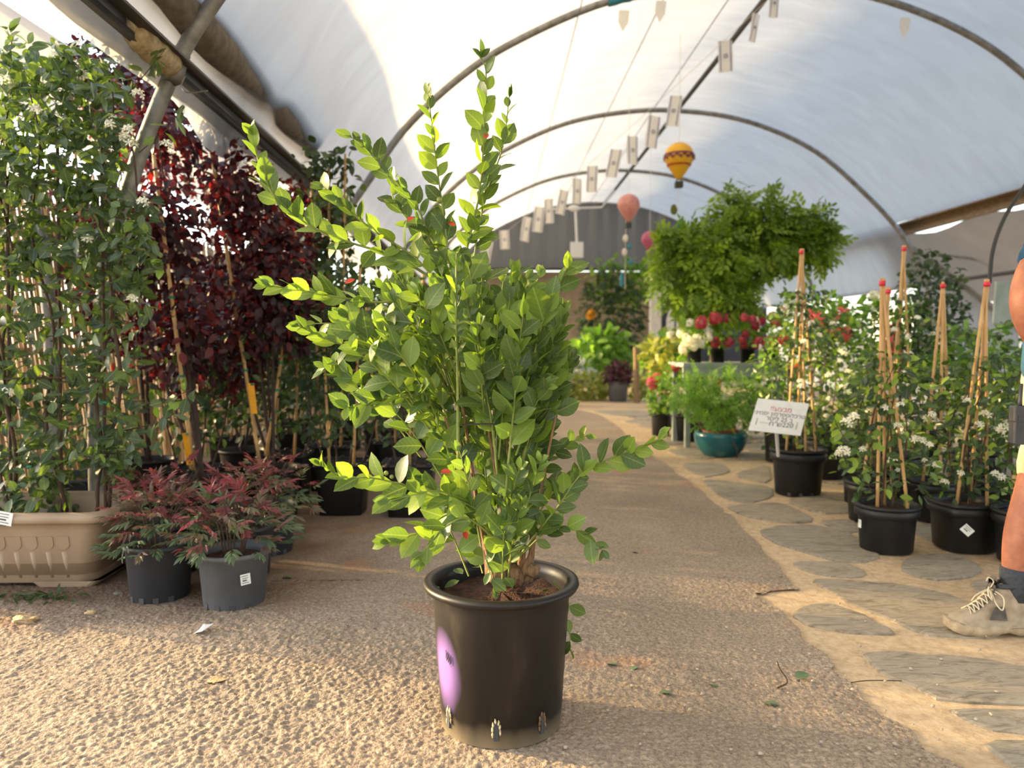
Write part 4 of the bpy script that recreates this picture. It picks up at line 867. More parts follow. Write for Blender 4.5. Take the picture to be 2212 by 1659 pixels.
plum('purple plum with dense dark crown standing behind the leaning canes', (-1.75, 5.4), [(430, 700, 5.5, .55, .3, .6, .6), (620, 500, 5.6, .35, .3, .4, .5)], [((400, 900), (395, 540), 5.3, 5.4), ((415, 900), (410, 560), 5.35, 5.4)], 2400, 40, 15)

# ------------------------------------------------------------------ dark climbers in square black pots
def climber(label, base, R, H, hgt, wid, n, n_ind, seed, canes=2, m='dark_leaf', group='climbers in square black pots', size=(.05, .075)):
    base = np.array([base[0], base[1], .004]); t = thing('potted_climber', label, 'potted plant', base, group); o = black_pot(t, base, R, H, sq=.75); gg = np.random.default_rng(seed)
    for k in range(14):
        a = 2 * math.pi * k / 14; s = 1 + .75 * (1 / max(abs(math.cos(a)), abs(math.sin(a))) - 1); part(o, 'rim_scallop', lump(base + np.array([math.cos(a) * (R - .006) * s, math.sin(a) * (R - .006) * s, H + .002]), .016, k, 5, .1, (1, 1, .6)), 'black_pot', True)
    for k in range(canes):
        x = (k - (canes - 1) / 2) * wid * .7; cane(t, base + (x * .6, -.06, H - .06), base + (x, -.02, hgt * .9 + .1 * k), .009)
    for k in range(4):
        x = (k - 1.5) * wid * .4; part(t, 'stem', tube(spline([base + (x * .5, 0, H - .06), base + (x, .03, H + .3), base + (x * 1.2, -.02, hgt * .8)], 12), np.linspace(.007, .003, 12), 5), 'dark_stem', True)
    z = gg.uniform(0, 1, n) ** .8; P = base + np.stack([gg.normal(size=n) * wid * .5, gg.normal(size=n) * .1, H + .1 + z * (hgt - H - .1)], 1)
    D, N = attitudes(P, gg, down=.4); foliage(t, P, D, N, gg.uniform(*size, n), LEAF_J, 'climber_leaf', m, n_ind)
    return t
climber('dark climber on canes in the square black pot right of the nandinas', (-.92, 4.72), .165, .315, 1.55, .34, 700, 80, 1, 2)
climber('dark climber in the square black pot beside the dusty blueberry pot', (-.50, 4.66), .165, .32, 1.3, .26, 200, 50, 2, 1)
climber('dark climber in a square black pot behind the red nandinas', (-1.36, 5.05), .165, .32, 1.5, .34, 700, 40, 3, 2)
climber('tall green climber on a cane tripod reaching the gutter rail', (-1.15, 5.5), .17, .32, 2.4, .17, 750, 60, 4, 3, size=(.06, .09))
climber('dark climber in a black pot in the second row behind the bush', (-.72, 5.7), .165, .32, 1.5, .3, 600, 0, 5, 3)
climber('dark climber in a black pot further along the left row', (-.95, 6.6), .165, .32, 1.6, .4, 700, 0, 6, 2)
climber('dark climber in a black pot near the far end of the left row', (-.75, 7.6), .165, .32, 1.5, .4, 600, 0, 7, 2)
climber('dark climber in a black pot beside the bamboo pole and trough', (-1.78, 4.6), .165, .3, 1.1, .3, 350, 0, 8, 1)

for k, (x, y, hg, w_, lb) in enumerate([(-1.98, 5.9, 1.5, .32, 'dark climber thicket against the reed screen behind the plums'), (-1.6, 6.3, 1.6, .45, 'dense dark climber filling the gap behind the plum canes'), (-1.85, 7.3, 1.7, .36, 'dark climber further along the reed screen'), (-1.45, 7.6, 1.6, .5, 'broad dark climber behind the second row of pots'), (-1.0, 8.8, 1.6, .55, 'dark climber at the far end of the reed screen')]):
    climber(lb, (x, y), .165, .32, hg, w_, 800, 0, 30 + k, 1, size=(.06, .1))

# ================================================================== RIGHT: star jasmines on cane tripods
def jasmine_pot(label, base, R, H, apex, hgt, rad, n, n_ind, seed, feet=None, fl=12, m='jasmine_r', sq=.0, group='star jasmines on cane tripods', holes=0, size=(.045, .065), stick=None, lean=(0, 0)):
    base = np.array([base[0], base[1], .004]); t = thing('potted_jasmine', label, 'potted plant', base, group); gg = np.random.default_rng(seed)
    o = nursery_pot(t, base, R, R * .78, H, 'black_pot', rim=.02, sq=sq, holes=holes, n=40)
    part(o, 'pot_band', lathe([(R * .93, H * .74), (R * .965, H * .75), (R * .975, H * .85), (R * .94, H * .9)], base, 40, sq=sq), 'black_pot', True)
    if apex is not None:
        apex = np.array(apex); feet = feet or [(-.09, -.06), (.08, -.08), (.02, .1)]
        for k, (fx_, fy_) in enumerate(feet): cane(t, base + np.array([fx_, fy_, H - .08]), apex + np.array([(k - 1) * .006 - fx_ * .06, -fy_ * .06, .025]), .0085)
        part(t, 'red_cap', tube([apex - (0, 0, .012), apex + (0, 0, .012)], .016, 8), 'cap', True, label='red tape binding the cane tops')
    for k in range(4):
        a = k * 1.6; part(t, 'stem', tube(spline([base + (.03 * math.cos(a), .03 * math.sin(a), H - .06), base + (.08 * math.cos(a + 1), .08 * math.sin(a + 1), (H + hgt) * .5), base + (.05 * math.cos(a + 3) + lean[0], .05 * math.sin(a + 3), hgt * .95)], 14), np.linspace(.006, .002, 14), 5), 'vine', True)
    z = gg.uniform(0, 1, n); rr = rad * (.5 + .9 * np.sin(np.pi * np.clip(z * .8 + .2, 0, 1))) * np.sqrt(gg.random(n)); a = gg.uniform(0, 6.28, n)
    P = base + np.stack([np.cos(a) * rr + lean[0] * z, np.sin(a) * rr + lean[1] * z, H + .02 + z * (hgt - H)], 1)
    out = np.stack([np.cos(a), np.sin(a), np.zeros(n)], 1); D = out * .6 + gg.normal(size=(n, 3)) * .5 - UP * .2; N = UP * .8 + out * .35 + np.array([0, -.3, 0]) + gg.normal(size=(n, 3)) * .4
    foliage(t, P, D, N, gg.uniform(*size, n), LEAF_J, 'star_jasmine_leaf', m, n_ind, rnd=np.clip(gg.random(n) ** 1.4, 0, 1))
    if fl:
        k = gg.integers(0, n, fl * 6); k = k[np.argsort(P[k, 1] - .5 * rr[k])][:fl]
        flowers(t, P[k] + out[k] * .03, gg.uniform(.7, 1.05, fl), FL_J, 'star_flower', 'flower_white', 'flower_cluster')
    if stick: sticker(o, *stick)
    return t
J1 = G(1914, 1187); J1T = jasmine_pot('star jasmine in a round black pot with a white flower spray drooping over its side', J1, .158, .235, PY(1906, 612, J1[1]), .98, .17, 330, 150, 41, feet=[(-.085, -.07), (.062, -.095), (.03, .08)], fl=12, stick=((J1[0] - .152, J1[1] - .03, .14), .02, .04, rotm('Z', -1.35), 2))
t = J1T
Q = spline([PY(1890, 1000, J1[1] - .1), PY(1850, 985, J1[1] - .14), PY(1818, 935, J1[1] - .16), PY(1805, 915, J1[1] - .16)], 12); part(t, 'stem', tube(Q, .002, 5), 'vine')
PS = np.vstack([Q[2:] + rng.normal(size=(10, 3)) * .012, [PY(x, y, J1[1] - .15) for x, y in [(1850, 1010), (1862, 1040), (1840, 1030), (1870, 1020), (1822, 960), (1812, 930), (1856, 985), (1880, 1045)]]]); D, N = attitudes(PS, rng)
foliage(t, PS, D, N, np.full(len(PS), .058), LEAF_J, 'star_jasmine_leaf', 'jasmine_r', len(PS), rnd=rng.uniform(.5, 1, len(PS)))
flowers(t, [PY(1830, 915, J1[1] - .17), PY(1845, 905, J1[1] - .17), PY(1822, 976, J1[1] - .17), PY(1818, 985, J1[1] - .17)], 1.15, FL_J, 'star_flower', 'flower_white', 'flower_cluster')
jasmine_pot('star jasmine in a black pot close behind the round pot with the drooping spray', (2.22, 4.42), .155, .235, PY(1919, 630, 4.42), .95, .18, 260, 40, 42, fl=6)
jasmine_pot('star jasmine in a narrow black pot beside the pot with the tilted label', (2.60, 4.42), .15, .24, PY(2037, 618, 4.35), .92, .17, 280, 60, 43, feet=[(-.1, -.03), (-.02, -.08), (.09, .0)], fl=8)
J3 = G(2081, 1184); jasmine_pot('star jasmine in a square-shouldered black pot with a tilted white label', J3, .163, .245, PY(2132, 614, J3[1]), .95, .18, 340, 150, 44, feet=[(-.085, -.06), (.085, -.05), (.06, .06)], fl=12, sq=.35, stick=((J3[0] - .45 * .15, J3[1] - .89 * .15, .125), .05, .042, rotm('Z', -.47) @ rotm('Y', .75), 3), lean=(.06, 0))
jasmine_pot('star jasmine in a black pot beside the man in shorts', (2.53, 3.55), .15, .25, None, .92, .16, 260, 120, 45, fl=8)
jasmine_pot('star jasmine in a black pot behind the man and the tilted-label pot', (2.95, 4.3), .15, .24, None, 1.0, .24, 330, 60, 46, fl=8)
J6 = (2.72, 5.1); jasmine_pot('star jasmine with the tallest red-capped tripod among the jasmines', J6, .17, .3, PY(1953, 538, 5.1), 1.3, .24, 360, 30, 47, fl=12)
jq = bpy.data.objects['potted_jasmine.003']; cane(bpy.data.objects['potted_jasmine.004'], (2.43, 3.5, .2), (2.445, 3.52, .42), .013); cane(bpy.data.objects['potted_jasmine.004'], (2.5, 3.52, .2), (2.52, 3.56, 1.08), .008)
J0 = G(1723, 1066); jasmine_pot('white-flowered jasmine in the black pot that carries the price sign', J0, .192, .315, PY(1731, 545, J0[1]), 1.38, .25, 620, 80, 48, feet=[(-.12, -.08), (.0, -.13), (.12, -.02), (.03, .1)], fl=24, holes=4, size=(.04, .06))
jasmine_pot('leafy jasmine in a black pot just behind the pot with the price sign', (2.55, 5.85), .19, .33, None, 1.2, .26, 520, 0, 49, fl=10)
jasmine_pot('jasmine thicket in a black pot behind the tall red-capped tripod', (3.35, 5.2), .18, .3, None, 1.15, .36, 560, 20, 50, fl=12)
jasmine_pot('jasmine in a black pot filling the corner behind the man', (3.7, 4.6), .18, .3, None, 1.1, .36, 520, 0, 51, fl=8)
jasmine_pot('jasmine in a black pot between the sign pot and the tripods', (2.42, 4.92), .15, .26, None, .8, .2, 260, 20, 52, fl=6)

# price sign on a white stick
sc3 = [PY(1638, 860, 4.84), PY(1748, 872, 4.82), None, PY(1617, 929, 4.74)]
sc3[2] = sc3[1] + sc3[3] - sc3[0]
o0 = (sc3[0] + sc3[1] + sc3[2] + sc3[3]) / 4; ex_ = nrm(sc3[1] - sc3[0] + sc3[2] - sc3[3]); ey_ = sc3[0] - sc3[3] + sc3[1] - sc3[2]; nz_ = nrm(np.cross(ex_, ey_)); ey_ = np.cross(nz_, ex_)
sg = thing('price_sign', 'white price sign with red and grey Hebrew lettering on a white stick', 'sign', PY(1681, 985, 5.06))
V = np.array(sc3 + [p - nz_ * .006 for p in sc3]); bd = part(sg, 'board', (V, [(3, 2, 1, 0), (4, 5, 6, 7), (0, 1, 5, 4), (1, 2, 6, 5), (2, 3, 7, 6), (3, 0, 4, 7)]), 'white')
part(sg, 'stick', tube([PY(1675, 900, 4.80), PY(1681, 985, 5.06)], .011, 8), 'white')
ux, vx = (sc3[1] - sc3[0]), (sc3[0] - sc3[3])     # the board is a sheared sheet: letters follow its own edges
def lettering(s, u, v, hgt, m, name):
    c = bpy.data.curves.new('lettering', 'FONT'); c.body = s; c.align_x = 'CENTER'; c.size = 1; c.extrude = 0; o = bpy.data.objects.new('tmp', c); COL.objects.link(o)
    bpy.context.view_layer.update(); me = bpy.data.meshes.new_from_object(o.evaluated_get(bpy.context.evaluated_depsgraph_get())); V = np.array([q.co for q in me.vertices]); Fs = [tuple(p.vertices) for p in me.polygons]
    bpy.data.objects.remove(o); bpy.data.meshes.remove(me)
    if not len(V): return
    au = hgt * np.linalg.norm(vx) / np.linalg.norm(ux); Wp = sc3[3] + np.outer(u + V[:, 0] * au, ux) + np.outer(v + V[:, 1] * hgt, vx) + nz_ * .0012
    part(bd, name, (Wp, Fs), m)
lettering('!!עצבמ', .5, .66, .2, 'ink_red', 'lettering'); lettering('ינימסי ןומרפסולכרט', .5, .51, .165, 'ink', 'lettering'); lettering('רטיל 25 ב', .52, .36, .175, 'ink', 'lettering')
lettering('ח"ש220', .58, .2, .2, 'ink', 'lettering'); lettering('~~~~~', .27, .24, .1, 'ink', 'lettering')
for u in (.1, .88): part(bd, 'mark', merge(*[box(sc3[3] + ux * u + vx * q + nz_ * .001, (.004, .002, .008)) for q in (.2, .25, .3, .36)]), 'ink')

# ------------------------------------------------------------------ middle distance
def round_shrub(name, label, cat, base, R, H, centre_h, rad, n, m, tm, key, seed, size, pot='black_pot', group=None, fl=None, n_ind=0):
    base = np.array([base[0], base[1], base[2] if len(base) > 2 else .004]); t = thing(name, label, cat, base, group); gg = np.random.default_rng(seed)
    if R: nursery_pot(t, base, R, R * .8, H, pot, rim=.014, n=28)
    c = base + np.array([0, 0, centre_h]); P, D, N = mass(n, c, rad, .35, seed); P[:, 2] = np.maximum(P[:, 2], base[2] + (H if R else .01) - .02)
    for k in range(3): part(t, 'stem', tube([base + (.02 * (k - 1), 0, max(H - .05, 0)), c + (rad[0] * .4 * (k - 1), 0, 0)], [.008, .004], 5), 'dark_stem')
    foliage(t, P, D, N, gg.uniform(*size, n), tm, key, m, n_ind)
    if fl:
        fm, nm, cnt, s = fl; d = nrm(gg.normal(size=(cnt, 3)) * (1, 1, .8) + np.array([0, -.8, .55])); flowers(t, c + d * np.array(rad) * .98, s, FL_B, 'blossom_' + fm, fm, nm)
    return t
p = G(1427, 940); round_shrub('potted_geranium', 'pink ball-flowered plant in a small black pot standing on the paving', 'potted plant', p, .12, .25, .45, (.17, .15, .25), 260, 'shrub', LEAF_J, 'shrub_leaf', 61, (.05, .08), fl=('flower_pink', 'flower_head', 1, .08))
flowers(bpy.data.objects['potted_geranium'], [PY(1420, 822, p[1] - .1), PY(1412, 828, p[1] - .08)], .085, FL_B, 'blossom_flower_pink', 'flower_pink', 'flower_head')
# teal glazed bowl with a feathery shrub
p = G(1556, 985); p[2] = .004; t = thing('bowl_planter', 'feathery green shrub in a glazed teal bowl on the paving', 'potted plant', p)
part(t, 'bowl', lathe([(.13, 0), (.15, .005), (.2, .06), (.235, .13), (.243, .19), (.238, .222), (.226, .228), (.216, .215), (.2, .16), (.1, .12)], p, 40), 'glaze', True)
part(t, 'inner_pot', lathe([(.12, .12), (.17, .24), (.16, .245), (.14, .2)], p, 28), 'red_clay', True); part(t, 'soil', lathe([(.15, .215), (.005, .22)], p, 20), 'soil')
gg = np.random.default_rng(71); P, D, N = cat3(mass(420, PY(1560, 860, p[1]), (.42, .35, .3), .2, 71), mass(120, PY(1490, 850, p[1] - .1), (.2, .2, .16), .2, 72), mass(120, PY(1630, 870, p[1] - .1), (.2, .2, .2), .2, 73))
foliage(t, P, D, N, gg.uniform(.1, .17, len(P)), LEAF_F, 'feathery_leaf', 'fern', 0)
for k in range(5): part(t, 'stem', tube(spline([p + (.02 * (k - 2), 0, .2), p + (.05 * (k - 2), 0, .4), p + (.14 * (k - 2), -.05, .62)], 10), np.linspace(.009, .003, 10), 5), 'dark_stem', True)
part(t, 'stem', tube(spline([p + (.02, -.1, .24), PY(1590, 965, p[1] - .3), PY(1592, 990, p[1] - .28)], 10), .005, 5), 'dark_stem')
# bright green tree arching over the bench
tb = np.array([2.5, 8.5, .004]); t = thing('green_tree', 'bright green pinnate-leaved tree arching over the flower bench', 'tree', tb); nursery_pot(t, tb, .25, .2, .4, 'black_pot', n=28)
crown = [(1530, 590, 7.2, .52, .45, .5, .34), (1480, 560, 7.1, .28, .3, .3, .1), (1640, 530, 7.3, .5, .4, .3, .22), (1740, 520, 7.4, .32, .3, .28, .14), (1610, 440, 7.3, .32, .3, .16, .07), (1700, 480, 7.3, .42, .3, .14, .09), (1570, 655, 7.0, .3, .25, .18, .09), (1440, 520, 7.0, .1, .1, .2, .02)]
gg = np.random.default_rng(81); Ps = []
for k, (x, y, d, rx, ry, rz, w_) in enumerate(crown):
    c = PY(x, y, d + 1.0); Ps.append(mass(int(2300 * w_), c, (rx * 1.14, ry, rz * 1.14), .15, 80 + k, down=.45)); part(t, 'branch', tube(spline([tb + (0, 0, .35), tb * (1, 1, 0) + (0, 0, 1.15), c], 14), np.linspace(.03, .006, 14), 6), 'dark_stem', True)
P, D, N = cat3(*Ps); foliage(t, P, D, N, gg.uniform(.15, .25, len(P)), LEAF_T, 'pinnate_leaf', 'tree', 60, score=P[:, 1] + .4 * gg.random(len(P)), rnd=np.clip(gg.random(len(P)), 0, 1))
# flower bench
bx0, bx1, by0, by1, bz = 1.88, 3.1, 7.55, 8.2, .85
t = thing('flower_bench', 'weathered grey-green bench carrying pots of red and white flowers', 'bench', ((bx0 + bx1) / 2, (by0 + by1) / 2, .004))
part(t, 'bench_top', box(((bx0 + bx1) / 2, (by0 + by1) / 2, bz - .02), (bx1 - bx0, by1 - by0, .04)), 'bench'); part(t, 'apron', box(((bx0 + bx1) / 2, by0 + .02, bz - .085), (bx1 - bx0, .03, .11)), 'bench')
for x in (bx0 + .06, bx1 - .06):
    for y in (by0 + .06, by1 - .06): part(t, 'leg', box((x, y, bz / 2 - .02), (.05, .05, bz - .04)), 'bench')
def bench_pot(label, px, d, m, fm, cnt, s, seed, rad=(.15, .13, .14), R=.085):
    p = PY(px, 745, d); p[2] = bz; round_shrub('potted_flower', label, 'potted plant', p, R, .15, .28, rad, 130, m, LEAF_J, 'shrub_leaf', seed, (.05, .08), group='flower pots on the bench', fl=(fm, 'flower_head', cnt, s))
bench_pot('white-flowered plant in a black pot on the grey-green bench', 1500, 7.75, 'shrub', 'flower_white', 11, .042, 91)
bench_pot('red-flowered geranium in a black pot on the middle of the bench', 1550, 7.8, 'shrub', 'flower_pink', 3, .06, 92, (.15, .13, .2))
bench_pot('crimson-flowered geranium in a black pot on the bench beside the jasmine', 1615, 7.75, 'shrub', 'flower_pink', 4, .045, 93)
bench_pot('coral-flowered geranium at the end of the bench behind the sign pot', 1668, 7.85, 'shrub', 'flower_coral', 5, .05, 94, (.18, .15, .22))
t = bpy.data.objects['potted_flower.001']; flowers(t, [PY(1515, 697, 7.6), PY(1545, 688, 7.7)], .07, FL_B, 'blossom_flower_pink', 'flower_pink', 'flower_head')
for nm, L, sz, fm in (('potted_flower.002', [(1625, 690), (1645, 694), (1608, 686), (1640, 735), (1632, 745)], .045, 'flower_pink'), ('potted_flower.003', [(1655, 738), (1668, 734), (1700, 680), (1690, 672)], .055, 'flower_coral'), ('potted_flower', [(1480, 745), (1492, 735), (1505, 732), (1515, 742), (1475, 755), (1498, 748), (1530, 728)], .05, 'flower_white')):
    flowers(bpy.data.objects[nm], [PY(x, y, 7.58) for x, y in L], sz, FL_B, 'blossom_' + fm, fm, 'flower_head')
# shrubs behind the jasmines
def bg(label, px, py, d, base_h, rad, n, m, tm, key, seed, size, fl=None, name='leafy_shrub', R=.16, H=.28, cat='potted plant'):
    c = PY(px, py, d); return round_shrub(name, label, cat, (c[0], c[1], .004), R, H, c[2], rad, n, m, tm, key, seed, size, group='shrubs behind the jasmines', fl=fl)
bg('shrub with coral flower heads behind the price-sign jasmine', 1845, 740, 6.3, 0, (.42, .3, .38), 420, 'shrub', LEAF_J, 'shrub_leaf', 101, (.06, .09), ('flower_coral', 'flower_head', 9, .07))
bg('light green shrub with pale blossom clusters behind the sign pot canes', 1760, 690, 6.9, 0, (.4, .3, .3), 340, 'shrub', LEAF_J, 'shrub_leaf', 102, (.06, .09), ('flower_white', 'flower_head', 10, .045))
bg('tall dark ivy column behind the red-capped tripods', 2010, 690, 6.6, 0, (.3, .28, .62), 1000, 'dark_leaf', LEAF_P, 'ivy_leaf', 103, (.05, .08), name='ivy_bush')
bg('green shrub with strap leaves behind the man', 2130, 800, 5.8, 0, (.55, .35, .35), 420, 'shrub', LEAF_J, 'shrub_leaf', 104, (.08, .12))
bg('green shrub between the bench and the price-sign jasmine', 1690, 800, 6.7, 0, (.28, .2, .35), 300, 'shrub', LEAF_J, 'shrub_leaf', 105, (.05, .08), ('flower_coral', 'flower_head', 2, .05))
bg('feathery fern clump low behind the black sign pot', 1830, 910, 6.6, 0, (.35, .3, .22), 220, 'fern', LEAF_F, 'feathery_leaf', 106, (.12, .18), name='fern_clump', R=.15, H=.22)
bg('shrub with white blossoms behind the tallest tripod', 1910, 720, 6.9, 0, (.5, .3, .36), 420, 'shrub', LEAF_J, 'shrub_leaf', 107, (.06, .09), ('flower_white', 'flower_head', 10, .05))
bg('mixed green shrub under the far side of the bench', 1480, 830, 8.2, 0, (.35, .3, .3), 320, 'shrub', LEAF_J, 'shrub_leaf', 108, (.06, .09), ('flower_coral', 'flower_head', 4, .05))
bg('variegated pale shrub beside the bench end', 1440, 775, 9.5, 0, (.3, .25, .35), 260, 'yellow_leaf', LEAF_J, 'shrub_leaf', 109, (.09, .15), ('flower_white', 'flower_head', 3, .06))
# far planting in front of the back wall
def farp(name, label, px, py, d, rad, n, m, tm, key, seed, size, R=0, H=0, fl=None, pot='dark_pot'):
    c = PY(px, py, d); return round_shrub(name, label, 'plant', (c[0], c[1], .004), R, H, c[2], rad, n, m, tm, key, seed, size, pot=pot, group='far planting before the back wall', fl=fl)
farp('yellow_shrub', 'low yellow-green shrub at the far end of the path', 1275, 835, 14.3, (.42, .4, .3), 380, 'yellow_leaf', LEAF_J, 'shrub_leaf', 111, (.08, .13))
farp('yellow_shrub', 'low yellow-green shrub right of the grey pot with burgundy leaves', 1385, 840, 14.4, (.22, .3, .25), 200, 'yellow_leaf', LEAF_J, 'shrub_leaf', 112, (.08, .13))
farp('burgundy_plant', 'burgundy-leaved plant in a tall grey pot at the path end', 1335, 810, 14.0, (.26, .26, .24), 320, 'burgundy', LEAF_J, 'burgundy_leaf', 113, (.08, .12), .2, .36, pot='grey_pot')
farp('lilac_plant', 'lilac-flowered plant low at the end of the path', 1220, 838, 14.6, (.26, .25, .16), 140, 'shrub', LEAF_J, 'shrub_leaf', 114, (.08, .12), fl=('flower_lilac', 'flower_head', 6, .08))
farp('silver_plant', 'silvery-leaved plant before the back wall', 1255, 805, 15.0, (.25, .25, .3), 160, 'silver_leaf', LEAF_J, 'silver_leaf_a', 115, (.1, .16))
farp('broad_leaf_plant', 'broad green-leaved plant rising before the back wall', 1300, 770, 15.5, (.6, .4, .55), 420, 'fern', LEAF_B, 'broad_leaf', 116, (.16, .3))
farp('wall_climber', 'climbing plant with an orange flower covering the back wall', 1320, 690, 17.5, (.8, .35, 1.2), 900, 'dark_leaf', LEAF_J, 'shrub_leaf_b', 117, (.12, .2), fl=('flower_orange', 'flower_head', 1, .12))
farp('wall_climber', 'upper climbing plant under the dark end curtain', 1345, 610, 18.0, (.8, .3, .6), 500, 'fern', LEAF_J, 'shrub_leaf_c', 118, (.12, .2))
farp('broad_leaf_plant', 'dark leafy plant beside the white pickets', 1430, 770, 16.0, (.5, .4, .5), 360, 'fern', LEAF_B, 'broad_leaf', 119, (.14, .24))
farp('broad_leaf_plant', 'dark leafy plant behind the blueberry at the far end', 1200, 790, 16.0, (.6, .4, .6), 420, 'dark_leaf', LEAF_B, 'broad_leaf_b', 120, (.14, .24))
farp('broad_leaf_plant', 'green leafy plant on the left of the far path', 1120, 780, 14.5, (.6, .4, .6), 420, 'fern', LEAF_B, 'broad_leaf', 121, (.14, .24))
farp('broad_leaf_plant', 'leafy plant behind the tall climber at the far left', 1010, 770, 13.5, (.7, .4, .7), 500, 'dark_leaf', LEAF_B, 'broad_leaf_b', 122, (.14, .24))
p0, p1 = PY(1376, 845, 13.6), PY(1374, 750, 13.6); p0[2] = .0
single('wooden_stake', tube([p0, p1], [.055, .05], 8), 'wood_beam', 'thick wooden stake among the far plants', 'stake')
# hanging things ---------------------------------------------------------
def balloon(label, px, py, d, R, m, top_px, bands=(), basket=True, gores=12):
    c = PY(px, py, d); t = thing('balloon_lantern', label, 'lantern', c, 'hot-air balloon lanterns hung from the roof')
    pr = [(R * math.sin(a) * (1 + .03 * 0), R * math.cos(a)) for a in np.linspace(.05, 1.75, 12)] + [(R * .78, -R * .55), (R * .5, -R * 1.0), (R * .24, -R * 1.35), (R * .13, -R * 1.5)]
    V, Fs = lathe(pr, c, gores * 2); V = np.asarray(V); ang = np.arange(len(V)) % 2; V[:, :2] = c[:2] + (V[:, :2] - c[:2]) * np.where(ang, .975, 1.02)[:, None]; e = part(t, 'envelope', (V, Fs), m, True)
    for z0, z1, r0, r1, bm_ in bands: part(e, 'band', lathe([(R * r0 * 1.035, R * z0), (R * r1 * 1.035, R * z1)], c, 24), bm_, True)
    if basket: part(t, 'basket', box(c - (0, 0, R * 1.85), (R * .5, R * .5, R * .4)), 'basket'); [part(t, 'rope', tube([c + (sx * R * .12, sy * R * .12, -R * 1.45), c + (sx * R * .22, sy * R * .22, -R * 1.7)], .004, 4), 'basket') for sx in (-1, 1) for sy in (-1, 1)]
    q = np.array([c[0], c[1], float(np.interp(c[0], prof[20:100, 0], prof[20:100, 1]))]); part(t, 'string', tube([c + (0, 0, R * .95), q], .003, 4), 'flag'); return t, c
t, c = balloon('yellow striped hot-air balloon lantern hanging below the ridge', 1467, 340, 9.3, .175, 'balloon_yellow', 258, [(.1, .22, .99, .97, 'balloon_purple'), (-.62, -.52, .76, .82, 'balloon_band'), (.86, .93, .5, .35, 'balloon_band')])
for k in range(12):
    a = k * math.pi / 6; part(t, 'zigzag', merge(*[box(c + np.array([math.cos(a + s * .13) * .181, math.sin(a + s * .13) * .181, -.005 + .012 * s]), (.012, .04, .03), rotm('Z', a + s * .13)) for s in (-1, 1)]), 'balloon_purple')
part(t, 'tail', tube([c - (0, 0, .26), c - (0, 0, .9)], .003, 4), 'flag'); part(t, 'paper_tag', lump(c - (.06, 0, .62), .045, 3, 6, .3, (1, .2, 1.4)), 'yellow_leaf'); part(t, 'paper_tag', lump(c - (-.02, 0, .8), .04, 4, 6, .3, (1, .2, 1.6)), 'tie')
balloon('pale pink hot-air balloon lantern with a dark basket before the end curtain', 1358, 443, 11.5, .165, 'balloon_pink', 400)
t2, c2 = balloon('magenta pink balloon lantern low behind the bright green tree', 1404, 518, 12.5, .14, 'balloon_magenta', 480, basket=False)
gl = thing('hanging_garland', 'hanging string of white shells and blue ribbons under the pink balloon', 'garland', PY(1350, 620, 11.6))
part(gl, 'string', tube([PY(1352, 470, 11.5), PY(1350, 625, 11.6)], .004, 4), 'flag')
for k, (x, y, m_) in enumerate([(1351, 515, 'flag'), (1360, 532, 'blue_tape'), (1349, 545, 'flag'), (1362, 566, 'blue_tape'), (1343, 605, 'blue_tape')]): part(gl, 'ornament', lump(PY(x, y, 11.5), .06 if m_ == 'flag' else .045, k, 6, .2, (.7, .4, 1 if k < 4 else 2.4)), m_, True)
# string of little flags
A, B = PY(1690, -30, 7.9), PY(1035, 545, 16.0)
fs = single('flag_string', tube([A + (B - A) * u - np.array([0, 0, .12 * math.sin(math.pi * u)]) for u in np.linspace(0, 1, 14)], .004, 4), 'flag', 'thin string of little flags strung under the tunnel roof', 'string')
for k, (x, y, hpx, wpx, dd) in enumerate([(1672, 8, 60, 20, 8.0), (1628, 60, 60, 18, 8.4), (1567, 122, 66, 30, 8.9), (1456, 240, 66, 28, 10.0), (1410, 285, 68, 28, 10.5), (1366, 325, 60, 27, 11.1), (1326, 353, 60, 26, 11.6), (1279, 387, 56, 24, 12.3), (1246, 413, 54, 22, 12.8), (1214, 437, 52, 20, 13.3), (1186, 456, 52, 20, 13.8), (1163, 474, 54, 22, 14.3), (1136, 495, 52, 22, 14.8), (1090, 518, 40, 20, 15.4), (1050, 545, 46, 26, 15.9)]):
    c = PY(x, y, dd); s = dd / F; hh, ww = hpx * s, wpx * s; tilt = rotm('Y', .12 * math.sin(k * 2.3) + .08) @ rotm('Z', .5 * math.sin(k * 1.7))
    t = thing('small_flag', 'small white flag with two blue stripes and a star hung sideways on the string', 'flag', c, 'little flags on the string')
    V, Fs = [], []
    for j in range(5):
        for i in range(4): V.append(c + tilt @ np.array([(i / 3 - .5) * ww, .012 * math.sin(i * 2 + j * 1.3 + k), (.5 - j / 4) * hh]))
    f = part(t, 'cloth', (np.array(V), [(j * 4 + i, j * 4 + i + 1, j * 4 + i + 5, j * 4 + i + 4) for j in range(4) for i in range(3)]), 'flag', True)
    for sx in (-.36, .36): part(f, 'stripe', box(c + tilt @ np.array([sx * ww, -.018, 0]), (ww * .07, .002, hh * .96), tilt), 'flag_blue')
    st = []
    for q in range(2):
        for e in range(3):
            a0 = q * math.pi + 2 * math.pi * e / 3 + math.pi / 2; a1 = a0 + 2 * math.pi / 3; r = ww * .17
            st.append(tube([c + tilt @ np.array([r * math.cos(a0), -.02, r * math.sin(a0)]), c + tilt @ np.array([r * math.cos(a1), -.02, r * math.sin(a1)])], .003, 4))
    part(f, 'star', merge(*st), 'flag_blue')
